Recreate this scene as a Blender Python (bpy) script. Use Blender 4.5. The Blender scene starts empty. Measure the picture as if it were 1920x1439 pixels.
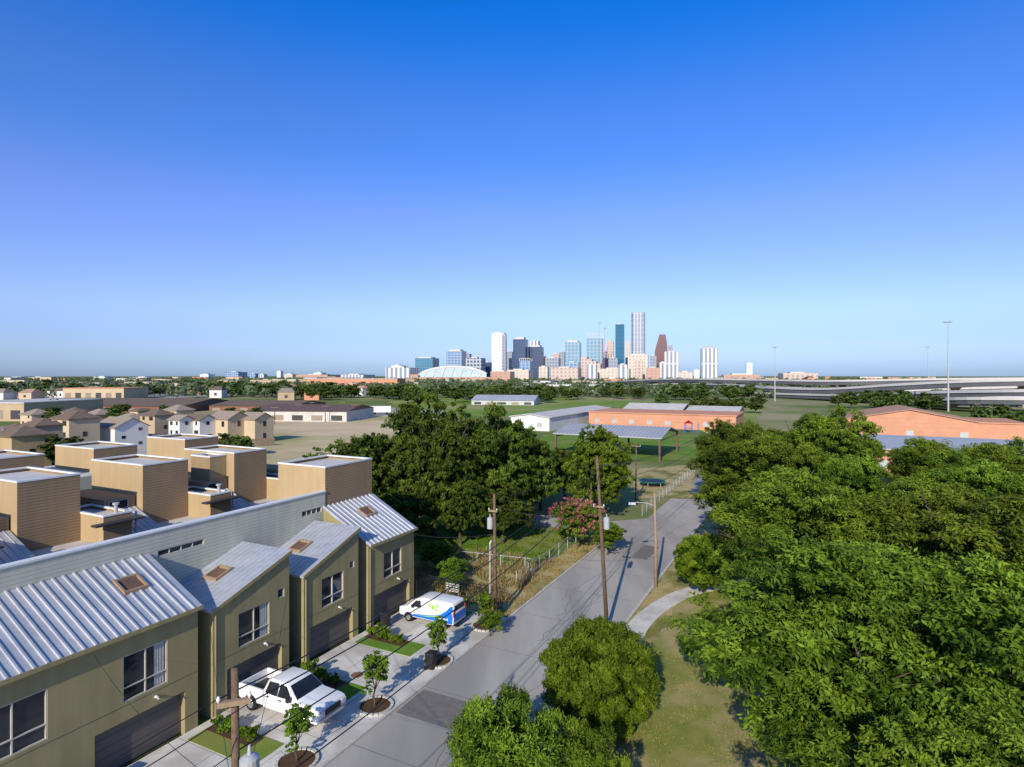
import bpy, math, random
import numpy as np
from mathutils import Vector, Matrix
random.seed(7)
F=1119.0; H=18.0; V0=705.0
TH=math.radians(-26.7)
ct,sn=math.cos(TH),math.sin(TH)
def W(t,s,z=0): return Vector((t*ct-s*sn, t*sn+s*ct, z))      # street frame -> world
def g(u,v,z=0):
    Y=(H-z)*F/(v-V0); return Vector(((u-960)/F*Y,Y,z))
scene=bpy.context.scene
COL=scene.collection

# ------------------------------------------------------------ materials
def newmat(name):
    m=bpy.data.materials.new(name); m.use_nodes=True
    nt=m.node_tree; b=nt.nodes['Principled BSDF']
    return m,nt,b
def c4(c): return (c[0],c[1],c[2],1)
def M(name,c1,c2=None,scale=1.0,rough=.8,metal=0,bump=0,bscale=30,c3=None,scale2=None,lines=None,spec=.5,stretch=None,streak=0):
    m,nt,b=newmat(name); N=nt.nodes; L=nt.links
    if rough>=.85: spec=.06
    b.inputs['Roughness'].default_value=rough; b.inputs['Metallic'].default_value=metal
    b.inputs['Specular IOR Level'].default_value=spec
    if c2 is None: c2=tuple(x*.82 for x in c1)
    geo=N.new('ShaderNodeNewGeometry'); pos=geo.outputs['Position']
    if stretch:
        mp=N.new('ShaderNodeMapping'); mp.inputs['Scale'].default_value=stretch; mp.inputs['Rotation'].default_value=(0,0,-TH)
        L.new(pos,mp.inputs[0]); pos=mp.outputs[0]
    n=N.new('ShaderNodeTexNoise'); n.inputs['Scale'].default_value=scale; n.inputs['Detail'].default_value=8; n.inputs['Roughness'].default_value=.65
    L.new(pos,n.inputs['Vector'])
    r=N.new('ShaderNodeValToRGB'); r.color_ramp.elements[0].position=.36; r.color_ramp.elements[1].position=.64
    r.color_ramp.elements[0].color=c4(c1); r.color_ramp.elements[1].color=c4(c2)
    L.new(n.outputs[0],r.inputs[0]); out=r.outputs[0]
    if c3 is not None:
        n2=N.new('ShaderNodeTexNoise'); n2.inputs['Scale'].default_value=scale2; n2.inputs['Detail'].default_value=5
        L.new(pos,n2.inputs['Vector'])
        r2=N.new('ShaderNodeValToRGB'); r2.color_ramp.elements[0].position=.47; r2.color_ramp.elements[1].position=.62
        r2.color_ramp.elements[0].color=(0,0,0,1); r2.color_ramp.elements[1].color=(1,1,1,1)
        L.new(n2.outputs[0],r2.inputs[0])
        mx=N.new('ShaderNodeMixRGB'); L.new(r2.outputs[0],mx.inputs[0]); L.new(out,mx.inputs[1]); mx.inputs[2].default_value=c4(c3); out=mx.outputs[0]
    if streak:
        mp=N.new('ShaderNodeMapping'); mp.inputs['Scale'].default_value=(1.6,1.6,.12); L.new(geo.outputs['Position'],mp.inputs[0])
        n3=N.new('ShaderNodeTexNoise'); n3.inputs['Scale'].default_value=1.3; n3.inputs['Detail'].default_value=6; L.new(mp.outputs[0],n3.inputs['Vector'])
        mr=N.new('ShaderNodeMapRange'); mr.inputs[1].default_value=.35; mr.inputs[2].default_value=.7; mr.inputs[3].default_value=1; mr.inputs[4].default_value=1-streak; L.new(n3.outputs[0],mr.inputs[0])
        mm=N.new('ShaderNodeMixRGB'); mm.blend_type='MULTIPLY'; mm.inputs[0].default_value=1; L.new(out,mm.inputs[1]); L.new(mr.outputs[0],mm.inputs[2]); out=mm.outputs[0]
    if lines:
        sx=N.new('ShaderNodeSeparateXYZ'); L.new(geo.outputs['Position'],sx.inputs[0])
        d=N.new('ShaderNodeMath'); d.operation='DIVIDE'; L.new(sx.outputs[2],d.inputs[0]); d.inputs[1].default_value=lines[0]
        f=N.new('ShaderNodeMath'); f.operation='FRACT'; L.new(d.outputs[0],f.inputs[0])
        gt=N.new('ShaderNodeMath'); gt.operation='GREATER_THAN'; L.new(f.outputs[0],gt.inputs[0]); gt.inputs[1].default_value=.86
        mul=N.new('ShaderNodeMath'); mul.operation='MULTIPLY'; L.new(gt.outputs[0],mul.inputs[0]); mul.inputs[1].default_value=lines[1]
        mx=N.new('ShaderNodeMixRGB'); L.new(mul.outputs[0],mx.inputs[0]); L.new(out,mx.inputs[1]); mx.inputs[2].default_value=c4([x*.35 for x in c1]); out=mx.outputs[0]
    L.new(out,b.inputs['Base Color'])
    if bump:
        bn=N.new('ShaderNodeTexNoise'); bn.inputs['Scale'].default_value=bscale; bn.inputs['Detail'].default_value=4
        L.new(geo.outputs['Position'],bn.inputs['Vector'])
        bp=N.new('ShaderNodeBump'); bp.inputs['Strength'].default_value=bump; bp.inputs['Distance'].default_value=.05
        L.new(bn.outputs[0],bp.inputs['Height']); L.new(bp.outputs[0],b.inputs['Normal'])
    return m
def leafmat(name,dark,light,hue=.02,trans=.25):
    m,nt,b=newmat(name); N=nt.nodes; L=nt.links
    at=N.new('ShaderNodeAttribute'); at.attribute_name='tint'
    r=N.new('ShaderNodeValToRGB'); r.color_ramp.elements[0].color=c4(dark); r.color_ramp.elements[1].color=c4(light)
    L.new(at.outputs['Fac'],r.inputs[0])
    oi=N.new('ShaderNodeObjectInfo'); hs=N.new('ShaderNodeHueSaturation')
    mr=N.new('ShaderNodeMapRange'); mr.inputs[3].default_value=.5-hue; mr.inputs[4].default_value=.5+hue
    L.new(oi.outputs['Random'],mr.inputs[0]); L.new(mr.outputs[0],hs.inputs['Hue'])
    mr2=N.new('ShaderNodeMapRange'); mr2.inputs[3].default_value=.72; mr2.inputs[4].default_value=1.2
    L.new(oi.outputs['Random'],mr2.inputs[0]); L.new(mr2.outputs[0],hs.inputs['Value'])
    L.new(r.outputs[0],hs.inputs['Color'])
    L.new(hs.outputs[0],b.inputs['Base Color']); b.inputs['Roughness'].default_value=.6; b.inputs['Specular IOR Level'].default_value=.12
    tr=N.new('ShaderNodeBsdfTranslucent'); L.new(hs.outputs[0],tr.inputs['Color'])
    mx=N.new('ShaderNodeMixShader'); mx.inputs[0].default_value=trans
    out=N['Material Output']; L.new(b.outputs[0],mx.inputs[1]); L.new(tr.outputs[0],mx.inputs[2]); L.new(mx.outputs[0],out.inputs[0])
    return m
def gridmat(name,wall,glass,bay=9,fl=8,wx=.5,wz=.5,rough=.35):
    wall=[x*.74 for x in wall]
    m,nt,b=newmat(name); N=nt.nodes; L=nt.links
    tc=N.new('ShaderNodeTexCoord'); sx=N.new('ShaderNodeSeparateXYZ'); L.new(tc.outputs['Object'],sx.inputs[0])
    ad=N.new('ShaderNodeMath'); ad.operation='ADD'; L.new(sx.outputs[0],ad.inputs[0]); L.new(sx.outputs[1],ad.inputs[1])
    def band(src,per,w):
        d=N.new('ShaderNodeMath'); d.operation='DIVIDE'; L.new(src,d.inputs[0]); d.inputs[1].default_value=per
        f=N.new('ShaderNodeMath'); f.operation='FRACT'; L.new(d.outputs[0],f.inputs[0])
        c=N.new('ShaderNodeMath'); c.operation='LESS_THAN'; L.new(f.outputs[0],c.inputs[0]); c.inputs[1].default_value=w
        return c.outputs[0]
    a=band(ad.outputs[0],bay,wx); c=band(sx.outputs[2],fl,wz)
    mu=N.new('ShaderNodeMath'); mu.operation='MULTIPLY'; L.new(a,mu.inputs[0]); L.new(c,mu.inputs[1])
    n=N.new('ShaderNodeTexNoise'); n.inputs['Scale'].default_value=.03; L.new(tc.outputs['Object'],n.inputs[0])
    mg=N.new('ShaderNodeMixRGB'); L.new(n.outputs[0],mg.inputs[0]); mg.inputs[1].default_value=c4(glass); mg.inputs[2].default_value=c4([min(1,x*1.7+.01) for x in glass])
    mx=N.new('ShaderNodeMixRGB'); L.new(mu.outputs[0],mx.inputs[0]); mx.inputs[1].default_value=c4(wall); L.new(mg.outputs[0],mx.inputs[2])
    L.new(mx.outputs[0],b.inputs['Base Color']); b.inputs['Roughness'].default_value=rough
    return m
m_ground=M('grass_ground',(.12,.17,.04),(.17,.2,.06),.03,1,c3=(.34,.29,.15),scale2=.012,bump=.3,bscale=3)
m_lawnb=M('bright_lawn',(.1,.2,.022),(.15,.25,.035),.5,1,c3=(.22,.24,.06),scale2=.12,bump=.6,bscale=12)
m_mead=M('meadow_grass',(.14,.23,.035),(.2,.28,.05),.06,1,c3=(.3,.3,.11),scale2=.02,bump=.5,bscale=4)
m_dry=M('dry_grass',(.5,.38,.19),(.36,.29,.12),1.2,1,c3=(.18,.18,.05),scale2=.3,bump=.8,bscale=10)
m_park=M('park_grass',(.28,.265,.075),(.19,.215,.05),.9,1,c3=(.42,.33,.17),scale2=.2,bump=.7,bscale=16)
m_field=M('tan_field',(.66,.5,.3),(.55,.42,.24),.08,1,c3=(.36,.32,.14),scale2=.022,bump=.3)
m_road=M('worn_concrete_road',(.46,.42,.37),(.38,.35,.31),.5,.92,c3=(.31,.285,.255),scale2=.16,bump=.35,bscale=40,stretch=(1,.16,1))
m_asph=M('asphalt_patch',(.17,.155,.14),(.22,.2,.18),3,.95,bump=.5,bscale=50)
m_lot=M('grey_lot',(.46,.41,.35),(.36,.33,.29),.05,.95)
m_conc=M('pale_concrete',(.68,.64,.57),(.58,.545,.48),1.1,.88,bump=.15,bscale=30,c3=(.48,.445,.39),scale2=.45)
m_joint=M('joint_dark',(.2,.18,.16),rough=.9)
m_kerb=M('kerb_concrete',(.58,.54,.47),(.42,.39,.34),2,.88)
m_mulch=M('mulch',(.08,.045,.025),(.13,.08,.045),12,1,bump=.8,bscale=30)
m_olive=M('olive_stucco',(.34,.285,.14),(.3,.25,.125),.35,.9,bump=.15,bscale=60,streak=.16)
m_tan=M('tan_stucco',(.47,.335,.18),(.42,.3,.165),.3,.9,bump=.12,bscale=50,streak=.1)
m_tansid=M('tan_lap_siding',(.36,.245,.14),(.32,.22,.125),.4,.85,lines=(.2,.75),streak=.1)
m_cream=M('cream_lap_siding',(.62,.59,.46),(.56,.53,.41),.3,.85,lines=(.2,.55),streak=.12)
m_metal=M('galvanised_roof',(.56,.56,.57),(.45,.46,.48),.8,.42,.3,stretch=(.3,2,1),streak=.1)
m_trim=M('white_metal_trim',(.75,.73,.68),(.66,.65,.6),2,.5)
m_dark=M('dark_bronze',(.035,.03,.028),(.05,.045,.04),3,.6)
m_garage=M('brown_garage_door',(.12,.1,.085),(.1,.085,.075),.6,.6,lines=(.45,.6))
m_glass=M('window_glass',(.012,.015,.02),(.03,.035,.04),.6,.05,0,spec=.5)
m_curt=M('curtain',(.4,.39,.36),(.3,.3,.28),3,.8)
m_frame=M('aluminium_frame',(.5,.47,.4),(.45,.42,.36),2,.5)
m_roofflat=M('flat_roof_membrane',(.6,.56,.5),(.48,.45,.4),.4,.9)
m_wood=M('weathered_wood_pole',(.19,.125,.08),(.11,.075,.05),4,.95,bump=.5,bscale=20)
m_woodl=M('pale_wood_pole',(.36,.25,.16),(.27,.19,.12),4,.95)
m_bark=M('bark',(.12,.095,.07),(.07,.055,.04),5,1,bump=.8,bscale=12)
m_grey=M('grey_steel',(.48,.48,.47),(.4,.4,.39),3,.5,.2)
m_black=M('black_plastic',(.012,.012,.013),(.02,.02,.02),3,.55)
m_wpaint=M('white_car_paint',(.8,.79,.77),(.77,.76,.74),2,.22)
m_blue=M('blue_vinyl',(.01,.13,.55),(.01,.17,.6),3,.3)
m_green=M('green_vinyl',(.3,.62,.06),(.25,.55,.06),3,.3)
m_rubber=M('rubber',(.015,.015,.015),(.025,.025,.025),5,.85)
m_chrome=M('alloy',(.55,.55,.56),(.5,.5,.5),5,.3,.8)
m_red=M('tail_light_red',(.35,.01,.01),(.3,.01,.01),3,.3)
m_clear=M('headlight_lens',(.6,.6,.6),(.5,.5,.5),3,.1)
m_rust=M('rusty_iron',(.26,.13,.08),(.19,.1,.065),.3,.9)
m_brick=M('orange_brick',(.62,.3,.18),(.54,.26,.155),.3,.9,lines=(1.2,.12))
m_terra=M('terracotta_roof',(.5,.28,.19),(.42,.25,.17),.3,.9)
m_bins=M('green_bin',(.01,.18,.06),(.01,.14,.05),3,.5)
m_white=M('white_wall',(.7,.67,.62),(.62,.6,.55),.3,.85)
m_shing=M('brown_shingles',(.2,.145,.105),(.15,.11,.085),1.5,.95)
m_shing2=M('taupe_shingles',(.34,.27,.205),(.27,.215,.165),1.5,.95)
m_beige=M('beige_wall',(.56,.44,.28),(.5,.39,.25),.2,.9)
m_beige2=M('sand_wall',(.48,.36,.23),(.42,.32,.2),.2,.9)
m_greyroof=M('grey_metal_roof',(.41,.42,.43),(.35,.36,.38),.1,.6,.1,spec=.2)
m_fwy=M('highway_concrete',(.56,.53,.49),(.49,.46,.43),.05,.9)
m_fwyd=M('shaded_girder_concrete',(.13,.13,.13),(.1,.1,.11),.05,.9)  # dark colour paints the shade beneath the decks
m_fcol=M('pier_concrete',(.58,.42,.32),(.5,.36,.28),.1,.9)
m_fence=M('wood_fence',(.22,.17,.12),(.16,.12,.085),1.5,.95)
m_brown=M('brown_steel',(.16,.085,.055),(.12,.065,.045),2,.7)
m_leaf1=leafmat('oak_leaf',(.015,.038,.003),(.23,.32,.025),.016)
m_leaf2=leafmat('dark_leaf',(.013,.032,.004),(.14,.2,.022),.018)
m_leaf3=leafmat('bright_leaf',(.028,.07,.003),(.25,.36,.025),.012)
m_leafd=leafmat('dry_leaf',(.22,.16,.05),(.54,.41,.19),.01)
m_leafp=leafmat('pink_blossom',(.36,.1,.08),(.55,.24,.2),.005)
m_leafr=leafmat('rust_leaf',(.25,.08,.03),(.45,.2,.08),.005)
m_far=leafmat('far_leaf',(.03,.06,.012),(.16,.215,.045),.018)  # leaf tones lifted to carry slight distance haze
m_farw=leafmat('hazy_leaf',(.055,.08,.04),(.16,.2,.09),.0)  # paler, bluer leaf colours stand in for air haze

# ------------------------------------------------------------ mesh builder
class MB:
    def __init__(s,ox=0,oy=0,oz=0): s.v=[];s.f=[];s.m=[];s.o=(ox,oy,oz)
    def pt(s,p): s.v.append((p[0]-s.o[0],p[1]-s.o[1],p[2]-s.o[2])); return len(s.v)-1
    def face(s,pts,mi=0):
        s.f.append([s.pt(p) for p in pts]); s.m.append(mi); return s
    def box(s,x0,x1,y0,y1,z0,z1,mi=0,top=None):
        a=[(x0,y0,z0),(x1,y0,z0),(x1,y1,z0),(x0,y1,z0),(x0,y0,z1),(x1,y0,z1),(x1,y1,z1),(x0,y1,z1)]
        i=[s.pt(p) for p in a]
        for k,q in enumerate(((3,2,1,0),(4,5,6,7),(0,1,5,4),(1,2,6,5),(2,3,7,6),(3,0,4,7))):
            s.f.append([i[j] for j in q]); s.m.append(top if (top is not None and k==1) else mi)
        return s
    def hexa(s,a,mi=0):
        i=[s.pt(p) for p in a]
        for q in ((3,2,1,0),(4,5,6,7),(0,1,5,4),(1,2,6,5),(2,3,7,6),(3,0,4,7)):
            s.f.append([i[j] for j in q]); s.m.append(mi)
        return s
    def tube(s,pts,rad,n=8,mi=0,cap=True):
        pts=[Vector(p) for p in pts]
        if not hasattr(rad,'__len__'): rad=[rad]*len(pts)
        rings=[]
        for k,p in enumerate(pts):
            d=(pts[min(k+1,len(pts)-1)]-pts[max(k-1,0)])
            if d.length<1e-9: d=Vector((0,0,1))
            d.normalize()
            a=d.orthogonal().normalized() if abs(d.z)<.95 else Vector((1,0,0)); a=(a-d*a.dot(d)).normalized(); b=d.cross(a)
            rings.append([s.pt(p+(a*math.cos(2*math.pi*j/n)+b*math.sin(2*math.pi*j/n))*rad[k]) for j in range(n)])
        for k in range(len(rings)-1):
            for j in range(n):
                s.f.append([rings[k][j],rings[k][(j+1)%n],rings[k+1][(j+1)%n],rings[k+1][j]]); s.m.append(mi)
        if cap:
            s.f.append(rings[0][::-1]); s.m.append(mi); s.f.append(rings[-1]); s.m.append(mi)
        return s
    def mesh(s,name,mats,smooth=False):
        me=bpy.data.meshes.new(name); me.from_pydata(s.v,[],s.f)
        for m in mats: me.materials.append(m)
        me.polygons.foreach_set('material_index',s.m)
        if smooth: me.polygons.foreach_set('use_smooth',[True]*len(s.f))
        me.update(); return me
def obj(name,me,parent=None,label=None,bevel=0,seg=2):
    o=bpy.data.objects.new(name,me); COL.objects.link(o)
    if parent: o.parent=parent
    if label: o['label']=label
    if bevel:
        b=o.modifiers.new('b','BEVEL'); b.width=bevel; b.segments=seg; b.limit_method='ANGLE'; b.angle_limit=math.radians(25)
    return o
def thing(name,label,cat,loc=(0,0,0),rot=0,group=None,me=None):
    o=bpy.data.objects.new(name,me); COL.objects.link(o); o.location=loc; o.rotation_euler=(0,0,rot)
    o['label']=label; o['category']=cat
    if group: o['group']=group
    return o
def structure(name,me,label,loc=(0,0,0),rot=0):
    o=bpy.data.objects.new(name,me); COL.objects.link(o); o['kind']='structure'; o['label']=label; o['category']=name.split('_')[-1]
    o.location=loc; o.rotation_euler=(0,0,rot); return o

# ------------------------------------------------------------ ground sheets
def sheet(name,pts,z,mat,label,jit=0,seed=0):
    r=random.Random(seed); P=[Vector((p[0],p[1],0)) for p in pts]; out=[]
    if jit:
        for i,p in enumerate(P):
            q=P[(i+1)%len(P)]; n=max(2,int((q-p).length/(jit*3)))
            for k in range(n):
                a=p.lerp(q,k/n); out.append((a.x+r.uniform(-jit,jit),a.y+r.uniform(-jit,jit),z))
    else: out=[(p.x,p.y,z) for p in P]
    mb=MB(); mb.face(out); me=mb.mesh(name,[mat])
    if me.polygons[0].normal.z<0: me.flip_normals()
    return structure(name,me,label)
def R(t0,t1,s0,s1): return [W(t0,s0),W(t1,s0),W(t1,s1),W(t0,s1)]
gm=MB(); gm.face([(-14000,-300,0),(14000,-300,0),(14000,26000,0),(-14000,26000,0)])
structure('ground',gm.mesh('ground',[m_ground]),'flat grassy plain with dry patches')
road=[W(-20,-12),W(-12.2,-12),W(-12.2,125),W(-18.2,125),W(-18.6,75)]
road+= [W(-20,73.5),W(-22.5,71.2),W(-60,71.2),W(-60,65.6),W(-23.4,65.6),W(-21.2,64.9),W(-20.2,63)]
sheet('road',road,.008,m_road,'worn concrete street with side street junction')
sheet('road_patch',R(-19.9,-15.9,25.7,28.3),.013,m_asph,'darker asphalt repair patch on the street')
sheet('road_patch',R(-16,-14.4,58,63),.013,m_asph,'small asphalt repair patch on the street',.1,4)
jb=MB()
for s in np.arange(-8,110,6.1):
    a=[W(-20,s),W(-12.2,s),W(-12.2,s+.035),W(-20,s+.035)]; jb.face([(p.x,p.y,.016) for p in a])
a=[W(-16.15,-10),W(-16.11,-10),W(-16.11,125),W(-16.15,125)]; jb.face([(p.x,p.y,.020) for p in a])
r=random.Random(3)
for k in range(9):
    t=r.uniform(-19.5,-12.8); s=r.uniform(14,70); pts=[(t,s)]
    for q in range(14): t=min(-12.4,max(-19.8,t+r.uniform(-.35,.35))); s+=r.uniform(.3,.9); pts.append((t,s))
    for (ta,sa),(tb,sb) in zip(pts,pts[1:]):
        q=[W(ta-.02,sa),W(ta+.02,sa),W(tb+.02,sb),W(tb-.02,sb)]; jb.face([(p.x,p.y,.0165+.0002*k) for p in q])
structure('road_marking',jb.mesh('joints',[m_joint]),'dark expansion joints and sealed cracks across the street')
fb=MB(); fb.box(-28,-20.18,-12,39.2,0,.12)
structure('driveway',fb.mesh('driveway',[m_conc]),'pale concrete driveways and sidewalk',rot=TH)
kb=MB(); kb.box(-20.17,-20.0,-12,62.8,0,.135)
structure('kerb',kb.mesh('kerb',[m_kerb]),'concrete kerb along the street',rot=TH)
kb=MB(); kb.box(-12.2,-12.0,-12,125,0,.13)
structure('kerb',kb.mesh('kerb2',[m_kerb]),'concrete kerb on the park side',rot=TH)
jb=MB()
for s in np.arange(-10,39,1.6): jb.box(-22.6,-21.35,s,s+.02,.12,.124)
for t in (-22.62,-21.35): jb.box(t,t+.02,-12,39.2,.12,.1245)
for s in (15.2,18.9,21.6,24.6,27.2,30.8,33.0,35.6): jb.box(-28,-22.62,s,s+.02,.12,.1242)
jb.box(-25.3,-25.28,-12,39.2,.12,.1247)
structure('sidewalk',jb.mesh('sidewalk_joints',[m_joint]),'scored joints of the sidewalk',rot=TH)
def pstrip(s0,s1,t0=-27.4,t1=-22.9):
    b=MB(); b.box(t0,t1,s0,s1,.12,.15); structure('lawn',b.mesh('lawn_strip',[m_lawnb]),'narrow lawn strip between driveways',rot=TH)
    b=MB(); b.box(t0+.05,t1-1.2,s1-.95,s1-.1,.15,.17); structure('planting_bed',b.mesh('bed',[m_mulch]),'mulched planting bed',rot=TH)
for a,b_ in ((19.0,20.9),(24.9,26.8),(31.0,32.8),(12.5,14.2),(37.6,39.0)): pstrip(a,b_)
sheet('dry_yard',R(-33,-20.2,39.4,54),.006,m_dry,'dry weedy yard beside the street',.4,1)
sheet('verge',R(-22.6,-20.2,39,63),.010,m_dry,'dry grass verge along the street',.15,2)
sheet('lawn',R(-44,-22.8,50,64.5),.012,m_lawnb,'green back lawn under trees',.5,3)
sheet('park_lawn',R(-11.9,22,-12,95),.005,m_park,'park lawn with worn dry patches',.01,3)
sheet('verge',R(-12.0,-9.4,30,75),.011,m_dry,'worn dry verge beside the park kerb',.25,9)
pc=[(4.8,30),(6.2,35.5),(8.0,40.4),(9.6,43.8),(12.1,47.2),(14.8,49.7),(17.6,51.0),(21,52.2),(26,53.4)]
pts=[]
for i in range(len(pc)-1):
    for k in range(6):
        t=k/6; p0=pc[max(i-1,0)];p1=pc[i];p2=pc[i+1];p3=pc[min(i+2,len(pc)-1)]
        pts.append(Vector([.5*((2*p1[j])+(-p0[j]+p2[j])*t+(2*p0[j]-5*p1[j]+4*p2[j]-p3[j])*t*t+(-p0[j]+3*p1[j]-3*p2[j]+p3[j])*t**3) for j in (0,1)]+[0]))
Lf=[];Rt=[]
for i,p in enumerate(pts):
    d=(pts[min(i+1,len(pts)-1)]-pts[max(i-1,0)]).normalized(); n=Vector((-d.y,d.x,0)); Lf.append(p+n*.75); Rt.append(p-n*.75)
b=MB()
for i in range(len(pts)-1): b.hexa([(q.x,q.y,z) for z in (0,.045) for q in (Rt[i],Rt[i+1],Lf[i+1],Lf[i])])
structure('path',b.mesh('path',[m_conc]),'curving concrete footpath through the park')
def far(name,uv,z,mat,label,jit=1.5,seed=1): return sheet(name,[g(u,v) for u,v in uv],z,mat,label,jit,seed)
far('field',[(440,895),(640,895),(730,845),(820,800),(825,781),(640,780),(560,783),(490,792)],.08,m_field,'bare tan field with worn tracks')
far('street',[(440,790),(800,780),(830,772),(700,763),(480,766)],.06,m_lot,'grey street and truck yard')
far('field',[(790,782),(1130,782),(1400,800),(1440,762),(1050,746),(720,748),(740,762)],.05,m_mead,'open green meadow')
far('schoolyard_lawn',[(1090,868),(1330,862),(1400,816),(1020,816),(1000,850)],.04,m_lawnb,'green school lawn',.6)
far('lot',[(1190,935),(1300,935),(1300,872),(1180,880)],.045,m_dry,'dry lot with gravel',.5)
far('lot',[(0,868),(440,868),(480,835),(200,800),(0,800)],.045,m_lot,'paved lane between houses',.5)
far('lot',[(0,752),(420,745),(470,722),(0,722)],.09,m_lot,'paved industrial yards',3)
far('street',[(1760,815),(1920,840),(2000,820),(1800,790)],.09,m_lot,'street beside the highway',.5)

# ------------------------------------------------------------ townhouses
def facade(mb,tf,s0,s1,z0,z1,ops,depth=.14,mi=0):
    ss=sorted(set([s0,s1]+[o[0] for o in ops]+[o[1] for o in ops])); zz=sorted(set([z0,z1]+[o[2] for o in ops]+[o[3] for o in ops]))
    for i in range(len(ss)-1):
        for j in range(len(zz)-1):
            cs_,cz=(ss[i]+ss[i+1])/2,(zz[j]+zz[j+1])/2
            if any(o[0]<cs_<o[1] and o[2]<cz<o[3] for o in ops): continue
            mb.face([(tf,ss[i],zz[j]),(tf,ss[i+1],zz[j]),(tf,ss[i+1],zz[j+1]),(tf,ss[i],zz[j+1])],mi)
    for a,b_,c,d in ops:
        t2=tf-depth
        mb.face([(tf,a,c),(t2,a,c),(t2,a,d),(tf,a,d)],mi); mb.face([(tf,b_,c),(tf,b_,d),(t2,b_,d),(t2,b_,c)],mi)
        mb.face([(tf,a,d),(t2,a,d),(t2,b_,d),(tf,b_,d)],mi); mb.face([(tf,a,c),(tf,b_,c),(t2,b_,c),(t2,a,c)],mi)
def window(root,o,tf,a,b_,c,d,split=2,tr=.3,curtain=False):
    gl=MB(*o); gl.box(tf-.16,tf-.12,a,b_,c,d)
    G=obj('window',gl.mesh('window',[m_glass]),root)
    if curtain:
        cu=MB(*o); n=8; x0=b_-.6
        for k in range(n): cu.face([(tf-.117+.012*(k%2),x0+k*.065,c+.06),(tf-.117+.012*((k+1)%2),x0+(k+1)*.065,c+.06),(tf-.117+.012*((k+1)%2),x0+(k+1)*.065,d-.06),(tf-.117+.012*(k%2),x0+k*.065,d-.06)])
        obj('curtain',cu.mesh('curtain',[m_curt]),G)
    fr=MB(*o); w=.05; x0,x1=(tf-.118 if not curtain else tf-.1),tf-.03
    fr.box(x0,x1,a,b_,c,c+w); fr.box(x0,x1,a,b_,d-w,d); fr.box(x0,x1,a,a+w,c+w,d-w); fr.box(x0,x1,b_-w,b_,c+w,d-w)
    for k in range(1,split):
        m=a+(b_-a)*k/split; fr.box(x0,x1-.002,m-w/2,m+w/2,c+w,d-w)
    if tr:
        zt=c+(d-c)*tr
        for k in range(split):
            q0=a+(b_-a)*k/split+w*(1 if k==0 else .5); q1=a+(b_-a)*(k+1)/split-w*(1 if k==split-1 else .5)
            fr.box(x0,x1-.004,q0,q1,zt-w/2,zt+w/2)
    obj('frame',fr.mesh('frame',[m_frame]),G)
def ribs_roof(o,s0,s1,t0,t1,z0,z1,pitch=.42,along='t',rw=.1,rh=.06,hole=None):
    mb=MB(*o); th=.1
    if along=='t': Z=lambda t,s: z0+(z1-z0)*(t-t0)/(t1-t0)
    else: Z=lambda t,s: z0+(z1-z0)*(s-s0)/(s1-s0)
    a,b_=min(t0,t1),max(t0,t1)
    cor=[(a,s0),(b_,s0),(b_,s1),(a,s1)]
    mb.hexa([(t,s,Z(t,s)-th) for t,s in cor]+[(t,s,Z(t,s)) for t,s in cor])
    rngs=np.arange(s0+.03,s1-rw,pitch) if along=='t' else np.arange(a+.03,b_-rw,pitch)
    for q in rngs:
        if along=='t':
            segs=[(a,b_)]
            if hole and hole[2]-rw<q<hole[3]: segs=[(a,hole[0]),(hole[1],b_)]
            for x0,x1 in segs:
                mb.hexa([(x0,q,Z(x0,0)-.01),(x1,q,Z(x1,0)-.01),(x1,q+rw,Z(x1,0)-.01),(x0,q+rw,Z(x0,0)-.01),(x0,q+.025,Z(x0,0)+rh),(x1,q+.025,Z(x1,0)+rh),(x1,q+rw-.025,Z(x1,0)+rh),(x0,q+rw-.025,Z(x0,0)+rh)])
        else:
            segs=[(s0,s1)]
            if hole and hole[0]-rw<q<hole[1]: segs=[(s0,hole[2]),(hole[3],s1)]
            for y0,y1 in segs:
                mb.hexa([(q,y0,Z(0,y0)-.01),(q+rw,y0,Z(0,y0)-.01),(q+rw,y1,Z(0,y1)-.01),(q,y1,Z(0,y1)-.01),(q+.02,y0,Z(0,y0)+rh),(q+rw-.02,y0,Z(0,y0)+rh),(q+rw-.02,y1,Z(0,y1)+rh),(q+.02,y1,Z(0,y1)+rh)])
    return mb,Z
def skylight(root,o,hole,Z):
    a,b_,c,d=hole; mb=MB(*o); e=.1
    def ring(t0,t1,s0,s1):
        cor=[(t0,s0),(t1,s0),(t1,s1),(t0,s1)]
        mb.hexa([(t,s,Z(t,s)+.004) for t,s in cor]+[(t,s,Z(t,s)+.16) for t,s in cor])
    ring(a,b_,c,c+e); ring(a,b_,d-e,d); ring(a,a+e,c+e,d-e); ring(b_-e,b_,c+e,d-e)
    S=obj('skylight',mb.mesh('skylight',[m_woodl]),root)
    p=MB(*o); cor=[(a+e,c+e),(b_-e,c+e),(b_-e,d-e),(a+e,d-e)]; p.face([(t,s,Z(t,s)+.03) for t,s in cor]); obj('glass',p.mesh('pane',[m_brown]),S)
TF=-28.0; TB=-32.2
def garage(root,o,a,b_,z1=2.25):
    mb=MB(*o); mb.box(TF-.34,TF-.3,a,b_,.12,z1); G=obj('garage_door',mb.mesh('garage',[m_garage]),root)
def lamp(root,o,s,z):
    mb=MB(*o); mb.box(TF+.002,TF+.1,s-.05,s+.05,z,z+.1); mb.tube([(TF+.1,s,z+.05),(TF+.2,s,z+.05),(TF+.24,s,z-.03)],[.03,.06,.07]); obj('lamp',mb.mesh('lamp',[m_trim]),root)
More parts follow.
